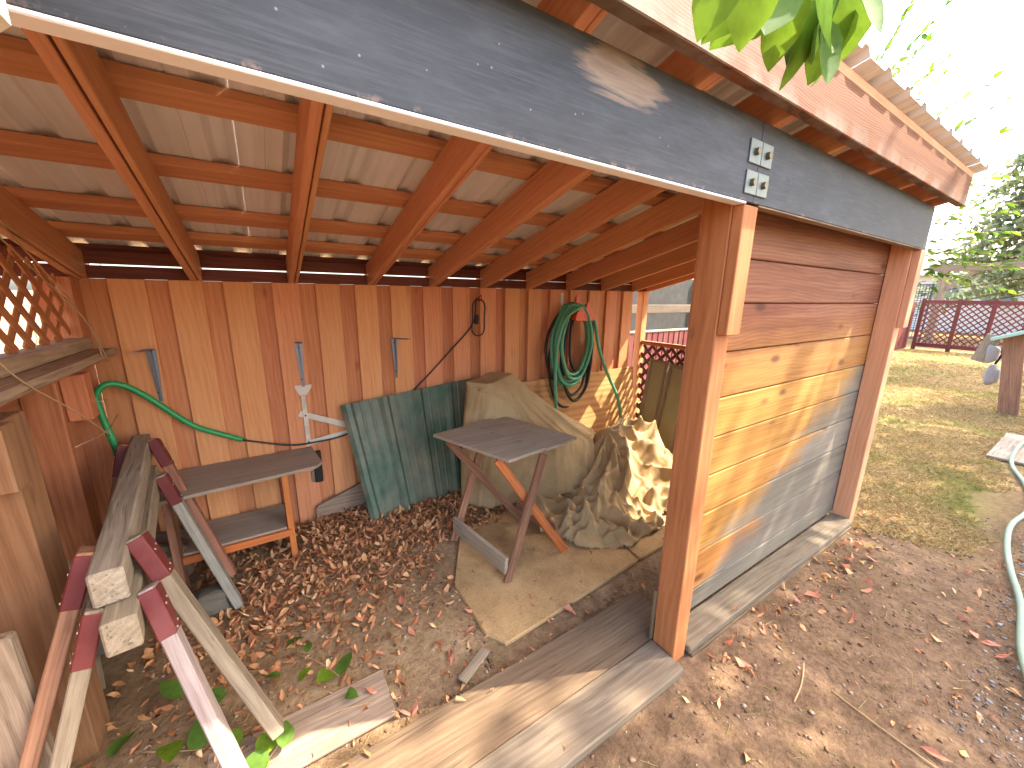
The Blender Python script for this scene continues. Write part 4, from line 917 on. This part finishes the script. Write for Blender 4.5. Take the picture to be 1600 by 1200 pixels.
tag(tube('lawn_hose', catmull([(6.6, -.62, .03), (6.0, -.48, .06), (5.2, -.46, .06), (4.7, -.50, .05), (4.2, -.63, .03), (3.6, -.70, .03), (3.1, -.66, .03), (2.7, -.68, .03), (2.3, -.735, .03), (1.9, -.81, .03), (1.4, -.86, .03), (1.0, -.95, .03)], 8), .016, 'hose_pale'), 'dusty pale green hose snaking over lawn and gravel', 'hose')
lump('lawn_stone', (2.9, .42, .07), (.09, .07, .09), 'bag', 'small pale rounded object on the lawn behind the end post', 'stone', 9)

# ---------------------------------------------------------------- bench frame with mint top at the lawn edge
gb = thing('garden_trestle', 'red-brown trestle with mint green slanted top and grey bags at the lawn edge', 'trestle', (7.8, -.2, 0))
board('leg', (7.8, -.16, .0), (7.85, -.0, 1.16), .20, .045, (1, 0, 0), 'brown_leg', gb, .006); board('leg', (7.9, -.75, .0), (7.9, -.55, 1.3), .20, .045, (1, 0, 0), 'brown_leg', gb, .006)
board('top_plank', (7.8, .19, 1.09), (7.8, -.95, 1.62), .34, .05, (0, .4, 1), 'mint', gb, .006)
board('end_board', (8.0, .30, .72), (8.0, .20, 1.14), .16, .03, (1, 0, 0), 'weathered', gb, .004)
board('brace', (8.15, .20, .45), (8.15, .05, .98), .03, .03, (1, 0, 0), 'socket_black', gb, .004)
for i, (y, z, r) in enumerate(((.17, .84, .09), (.13, .52, .11), (-.32, .62, .12), (-.40, .85, .12))):
    bm = bmesh.new(); bmesh.ops.create_icosphere(bm, subdivisions=3, radius=r)
    for v in bm.verts: q_ = V(tuple(math.copysign(abs(a_/r)**.55, a_)*r for a_ in v.co)); v.co = q_*(1+.13*math.sin(v.co.y*40+i)+.1*math.sin(v.co.z*31+i*2)); v.co.z *= 1.5; v.co.y *= .7
    me = bpy.data.meshes.new('bag'); bm.to_mesh(me); bm.free(); me.materials.append(MAT['bag']); link('bag', me, Matrix.Translation(V((8.02+.1*i, y, z))), gb)

# ---------------------------------------------------------------- red fences
def joined(name, items, mat, parent):
    """many small sticks as one part"""
    vs_, fs_ = [], []
    for a, b, w, t, n_ in items:
        a, b = V(a), V(b); R = frame(b-a, n_); L = (b-a).length; c = (a+b)/2; k = len(vs_)
        for sx_ in (-1, 1):
            for sy in (-1, 1):
                for sz in (-1, 1): vs_.append(c+R @ V((sx_*L/2, sy*w/2, sz*t/2)))
        fs_ += [tuple(k+i for i in f) for f in ((0, 1, 3, 2), (4, 6, 7, 5), (0, 4, 5, 1), (2, 3, 7, 6), (0, 2, 6, 4), (1, 5, 7, 3))]
    return tag(obj(name, vs_, fs_, mat, parent), kind='stuff')
ff = thing('lattice_fence', 'red lattice fence closing the far end of the lawn', 'fence', (17.5, 1, 0))
FX = 17.5
for y in (2.92, 2.10, 1.37, .55, -.3, -1.1): box('fence_post', (FX-.05, y-.05, -.05), (FX+.05, y+.05, 1.70), 'red_fence', ff, .005, 'z')
for y0, y1 in ((2.92, 2.10), (2.10, 1.37), (1.37, .55), (.55, -.3), (-.3, -1.1)):
    box('fence_rail', (FX-.03, y1+.05, 1.54), (FX+.03, y0-.05, 1.66), 'red_fence', ff, .004, 'y'); box('fence_rail', (FX-.03, y1+.05, .10), (FX+.03, y0-.05, .24), 'red_fence', ff, .004, 'y')
    it = []; W, H = y0-y1-.1, 1.30
    for s in (1, -1):
        c = (-H if s == 1 else 0)+.08
        while c < (W if s == 1 else W+H):
            lo, hi = (max(0, c), min(W, c+H)) if s == 1 else (max(0, c-H), min(W, c))
            if hi-lo > .03: it.append(((FX+.008*s, y1+.05+lo, .24+s*(lo-c)), (FX+.008*s, y1+.05+hi, .24+s*(hi-c)), .035, .012, (1, 0, 0)))
            c += .17
    joined('lattice_slats', it, 'red_fence', ff)
pf = thing('picket_fence', 'red picket fence running behind the shed along the lawn side', 'fence', (10, 3.1, 0))
k = 0; x = 2.6
while x < 17.4:
    h = 1.10 if x < 7 else 1.10+.5*min(1, (x-7)/6)
    box('picket', (x, 3.08, .02), (x+.10, 3.10, h), 'red_fence', pf, .003, 'z'); x += .135
box('fence_rail', (2.5, 3.102, .25), (17.4, 3.14, .34), 'red_fence', pf, .003); box('fence_rail', (2.5, 3.102, .85), (17.4, 3.14, .94), 'red_fence', pf, .003)
box('fence_cap', (2.5, 3.07, 1.102), (7, 3.13, 1.13), 'weathered', pf, .003)
wb = thing('windbreak_fence', 'grey mesh windbreak on black posts with a pale rail behind the picket fence', 'fence', (4, 4.1, 0))
prism('mesh_sheet', [(1.6, 4.2, 0), (7.0, 4.2, 0), (7.0, 4.2, 2.0), (1.6, 4.2, 2.0)], (0, .01, 0), 'mesh_fabric', wb)
for x in (1.7, 4.05, 6.4): box('post', (x, 4.10, -.05), (x+.06, 4.16, 2.1), 'socket_black', wb, .003, 'z')
box('rail', (1.6, 3.6, 1.36), (7.0, 3.66, 1.50), 'sill', wb, .004)
for x in (1.75, 6.8): box('rail_post', (x, 3.665, -.05), (x+.09, 3.75, 1.52), 'weathered', wb, .004, 'z')

# ---------------------------------------------------------------- far house and pergola
hs = thing('far_house', 'pale single-storey house beyond the red lattice fence', 'house', (32, 5, 0))
box('wall', (30, -6, -.1), (38, 8.6, 3.0), 'house_white', hs, 0, 'y')
prism('roof', [(29.5, -6.4, 3.0), (38.5, -6.4, 3.0), (34, -6.4, 5.0)], (0, 15.4, 0), 'house_roof', hs)
for y0, y1 in ((4.1, 4.8), (2.2, 3.4), (-1.2, .3), (-4, -2.6)):
    w_ = box('window', (29.93, y0, 1.35), (29.995, y1, 2.55), 'house_white', hs, .01, 'z'); box('pane', (29.92, y0+.08, 1.43), (29.928, y1-.08, 2.47), 'pane', w_, 0, 'z'); box('mullion', (29.9, (y0+y1)/2-.03, 1.43), (29.918, (y0+y1)/2+.03, 2.47), 'house_white', w_, 0, 'z')
pg = thing('pergola', 'grey timber pergola frame beyond the red lattice fence', 'pergola', (20.5, 1, 0))
for y in (3.15, -2.6): box('post', (20.4, y-.11, -.05), (20.62, y+.11, 2.72), 'weathered', pg, .008, 'z')
box('beam', (20.4, -3.4, 2.72), (20.6, 3.6, 2.96), 'weathered', pg, .008, 'y')
board('brace', (20.5, 3.05, 2.05), (20.5, 2.4, 2.70), .12, .10, (1, 0, 0), 'weathered', pg, .005)
gt = thing('dark_gate', 'dark wire gate beside the pergola post', 'gate', (21, 3.9, 0))
for y in (3.45, 4.15): box('stile', (21, y, 0), (21.05, y+.05, 2.3), 'dark_gate', gt, .003, 'z')
for z in (.1, 2.22): box('rail', (21, 3.502, z), (21.05, 4.148, z+.06), 'dark_gate', gt, .003, 'y')
joined('wire', [((21.02, 3.5, z), (21.02, 4.15, z), .02, .012, (1, 0, 0)) for z in np.arange(.2, 2.2, .09)]+[((21.03, y, .16), (21.03, y, 2.22), .02, .012, (1, 0, 0)) for y in np.arange(3.56, 4.14, .09)], 'dark_gate', gt)

# ---------------------------------------------------------------- trees and shrubs
def leaf_cloud(name, centers, n, spread, L, mat, parent, droop=.3):
    """leaf-sized faces spread round limb points"""
    centers = np.asarray(centers); idx = rng.integers(0, len(centers), n); d = rng.normal(0, 1, (n, 3)); d /= np.linalg.norm(d, axis=1, keepdims=True)
    p = centers[idx]+d*(rng.random((n, 1))**.5)*spread; a_ = rng.uniform(0, 6.283, n); el = rng.normal(-droop, .5, n); Ls = L*rng.uniform(.6, 1.3, n)
    ux = np.stack([np.cos(a_)*np.cos(el), np.sin(a_)*np.cos(el), np.sin(el)], 1); r = rng.normal(0, 1, (n, 3)); uy = np.cross(ux, r); uy /= np.linalg.norm(uy, axis=1, keepdims=True)
    Ls = Ls[:, None]; v = np.stack([p, p+ux*Ls*.5+uy*Ls*.28, p+ux*Ls, p+ux*Ls*.5-uy*Ls*.28], 1).reshape(-1, 3); b = np.arange(n)[:, None]*4
    me = fast_mesh(name, v-np.array(WM[parent].translation), b+np.array([0, 1, 2, 3]), mat); return link(name, me, WM[parent], parent)
def conifer(x, y, h, rad, lbl, seed):
    rs = random.Random(seed); t = thing('conifer_tree', lbl, 'tree', (x, y, 0), 'conifers beyond the lattice fence'); tube('trunk', [(x, y, -.1), (x+.1, y, h*.5), (x, y+.1, h)], .22, 'bark', t, 8, .1)
    cen = []; lim = []
    for k in range(70):
        z = 1.9+(h-2.2)*(k/70)**.9; r = rad*(1-(z-1.5)/(h-1.2))**.75*rs.uniform(.75, 1.1); a_ = k*2.4
        for s in np.linspace(.25, 1, 7): cen.append((x+math.cos(a_)*r*s, y+math.sin(a_)*r*s, z-.35*s*s*r*.6+.15))
        if k < 40: lim.append(((x, y, z), (x+math.cos(a_)*r*.9, y+math.sin(a_)*r*.9, z-.2*r), .05, .05, (0, 0, 1)))
    joined('limbs', lim, 'bark', t); leaf_cloud('crown', cen, 15000, .42, .26, 'conifer', t, .5)
conifer(25.5, 1.2, 9.6, 4.1, 'broad grey-green conifer with drooping limbs behind the pergola', 1)
conifer(30, -6.5, 11, 4.3, 'tall grey-green conifer standing right of the pale house', 2)
conifer(36, 12, 11, 4.4, 'dark conifer standing behind the pale house', 4)

def broad_tree(x, y, h, crown, n, L, mat, lbl, seed, nl=46):
    rs = random.Random(seed); t = thing('added_shade_tree', lbl, 'tree', (x, y, 0)); top = V((x+.2, y, h*.55)); tube('trunk', catmull([(x, y, -.1), (x+.08, y+.05, h*.3), tuple(top)], 5), .17, 'bark', t, 10, .7)
    cx, cy, cz, rx, ry, rz = crown; cen = []; lim = []
    for k in range(nl):
        while True:
            q = V((rs.uniform(-1, 1), rs.uniform(-1, 1), rs.uniform(-1, 1)))
            if .35 < q.length < 1: break
        e_ = V((cx+q.x*rx, cy+q.y*ry, cz+q.z*rz)); m_ = top.lerp(e_, .5)+V((0, 0, .3)); lim.append((top, m_, .06, .06, (0, 0, 1))); lim.append((m_, e_, .035, .035, (0, 0, 1)))
        for s in (.55, .75, .9, 1): cen.append(tuple(top.lerp(m_, s) if s < .6 else m_.lerp(e_, s)))
    joined('limbs', lim, 'bark', t); leaf_cloud('crown', cen, n, .62, L, mat, t)
broad_tree(9.5, -3.6, 6.2, (9.2, -3.0, 5.9, 4.0, 2.7, 2.0), 11000, .17, 'greenleaf', 'leafy tree added on the path side to shade the lawn', 5)  # this tree and the next are added to shade the lawn
broad_tree(16.0, -4.2, 7.0, (15.6, -2.0, 6.4, 5.0, 3.0, 2.2), 15000, .18, 'greenleaf', 'leafy tree added on the path side to shade the far lawn', 6, 60)
broad_tree(5.6, -4.4, 6.2, (5.0, -3.0, 6.0, 2.7, 1.7, 1.6), 9000, .16, 'greenleaf', 'unseen leafy tree added by the path to shade the ground before the shed', 8)  # out-of-view crown, added to keep sun off the dirt before the shed

def spray(t, pts, mat, L, step, stem_r=.004):
    path = catmull(pts, 10); tube('stem', path, stem_r, 'twig', t, 5, .4); vs_, ts_ = [], []; acc = 0; k = 0
    for i in range(1, len(path)):
        acc += (path[i]-path[i-1]).length
        if acc > step:
            acc = 0; d = (path[i]-path[i-1]).normalized()
            for s in (-1, 1):
                l_ = L*random.uniform(.6, 1.2); v = leaf_geo(l_, l_*.42, -.2, .15); yaw = math.atan2(d.y, d.x)+s*random.uniform(.5, 1.1)
                v = roty(rotx(v, random.gauss(0, .5)), -math.asin(max(-1, min(1, d.z)))*.8+random.gauss(0, .3)); v = rotz(v, yaw)+np.array(path[i]); vs_.append(v); ts_.append(LT+8*k); k += 1
    me = fast_mesh('leaves', np.concatenate(vs_)-np.array(WM[t].translation), np.concatenate(ts_), mat); o = link('leaves', me, WM[t], t); o['kind'] = 'stuff'
sh = thing('arching_shrub', 'shrub with long arching leafy sprays rising beyond the metal roof', 'shrub', (3.0, 1.4, 0))
C0 = V((2.95, 1.35, 1.2)); tube('stem', catmull([(3.0, 1.4, -.05), (2.98, 1.38, .6), tuple(C0)], 6), .03, 'bark', sh, 8, .6)
tips = [(3.2, .35, 3.85), (3.2, .31, 3.44), (3.3, .30, 3.40), (3.2, -.12, 3.07), (3.2, -.06, 2.81), (3.3, -.22, 2.56), (3.4, -.40, 1.95), (3.3, -.30, 1.72), (3.2, .6, 3.92), (3.2, .9, 4.05), (3.4, .5, 3.7), (3.5, .1, 3.3), (3.3, -.1, 2.35), (3.4, -.3, 2.3), (3.2, .75, 3.6), (3.1, .95, 3.8), (3.5, -.2, 2.1), (3.4, .0, 2.0), (3.4, -.1, 1.8), (3.2, .45, 3.6), (3.5, -.35, 2.15), (3.6, -.2, 1.9), (3.3, -.15, 2.0), (3.7, -.45, 1.85), (3.4, .05, 2.25), (3.6, -.3, 2.4), (3.1, .2, 2.1), (3.25, .1, 1.75), (3.3, .8, 3.4), (3.25, .65, 3.2), (3.3, .5, 3.1)]
for i, tp in enumerate(tips):
    tp = V(tp); m1 = C0.lerp(tp, .35)+V((random.uniform(-.1, .1), random.uniform(-.05, .2), .35)); m2 = C0.lerp(tp, .7)+V((random.uniform(-.08, .08), random.uniform(-.08, .08), .28))
    spray(sh, [C0, m1, m2, tp], 'limeleaf' if i % 3 else 'greenleaf', .075, .045)
# leafy sprig hanging in front of the fascia
hb = thing('hanging_sprig', 'sprig of broad bright green leaves hanging in front of the fascia board', 'branch', (-.7, -.45, 2.2))
tube('stem', catmull([(-.40, -.42, 2.45), (-.55, -.44, 2.30), (-.68, -.45, 2.19), (-.80, -.46, 2.10), (-.92, -.46, 2.06)], 6), .004, 'twig', hb, 6)
BL_ = [leafmesh(.105, .082, -.3, .14, 'limeleaf', 'leaf'), leafmesh(.095, .07, .25, .16, 'greenleaf', 'leaf')]
rl = random.Random(31)
for i, (x, y, z, dx, dy, dz, s) in enumerate([(-.88, -.45, 2.035, -.35, 0, -1, .62), (-.91, -.44, 2.04, -.8, .1, -.5, .5), (-.85, -.47, 2.05, .15, 0, -1, .75), (-.75, -.45, 2.09, -.25, .1, -1, 1.0), (-.72, -.44, 2.08, .35, 0, -1, .8), (-.67, -.46, 2.10, -.1, -.1, -1, 1.1), (-.63, -.43, 2.11, .35, 0, -1, 1.0), (-.615, -.46, 2.065, .1, .1, -1, .85), (-.54, -.45, 2.15, -.15, 0, -1, 1.15), (-.56, -.43, 2.13, -.5, .1, -1, 1.1), (-.69, -.42, 2.13, -.6, .2, -.8, 1.1), (-.59, -.47, 2.14, .5, -.1, -.9, 1.0), (-.79, -.43, 2.08, -.5, .1, -.9, .8), (-.65, -.41, 2.15, .2, .2, -.8, 1.2), (-.51, -.44, 2.12, .05, .0, -1, .9)]):
    R = frame((dx, dy, dz), (rl.uniform(-.9, .9), -1, rl.uniform(-.5, .5))).to_4x4(); R.translation = V((x, y, z)); link('leaf', BL_[i % 2], R @ Matrix.Scale(s*1.15, 4), hb)
# bare branches and a peach wall seen through the left lattice
bs = thing('bare_shrub', 'tangle of bare pale branches beyond the left lattice', 'shrub', (-3.6, 2.0, 0))
for k in range(46):
    x, y = -3.6+random.gauss(0, .35), 1.8+random.gauss(0, .8); p = [V((x, y, 0))]
    for s in range(5): p.append(p[-1]+V((random.gauss(0, .16), random.gauss(0, .2), random.uniform(.3, .5))))
    tube('branch', catmull([tuple(q) for q in p], 3), .008, 'bark', bs, 5, .3)
nb = thing('neighbour_house', 'peach neighbouring house wall seen through the left lattice', 'house', (-9, 4, 0))
box('wall', (-11, 2.6, -.1), (-7, 9, 2.7), 'stain_post', nb, 0, 'y'); prism('roof', [(-11.4, 2.2, 2.7), (-6.6, 2.2, 2.7), (-9, 2.2, 3.9)], (0, 7.2, 0), 'house_roof', nb)
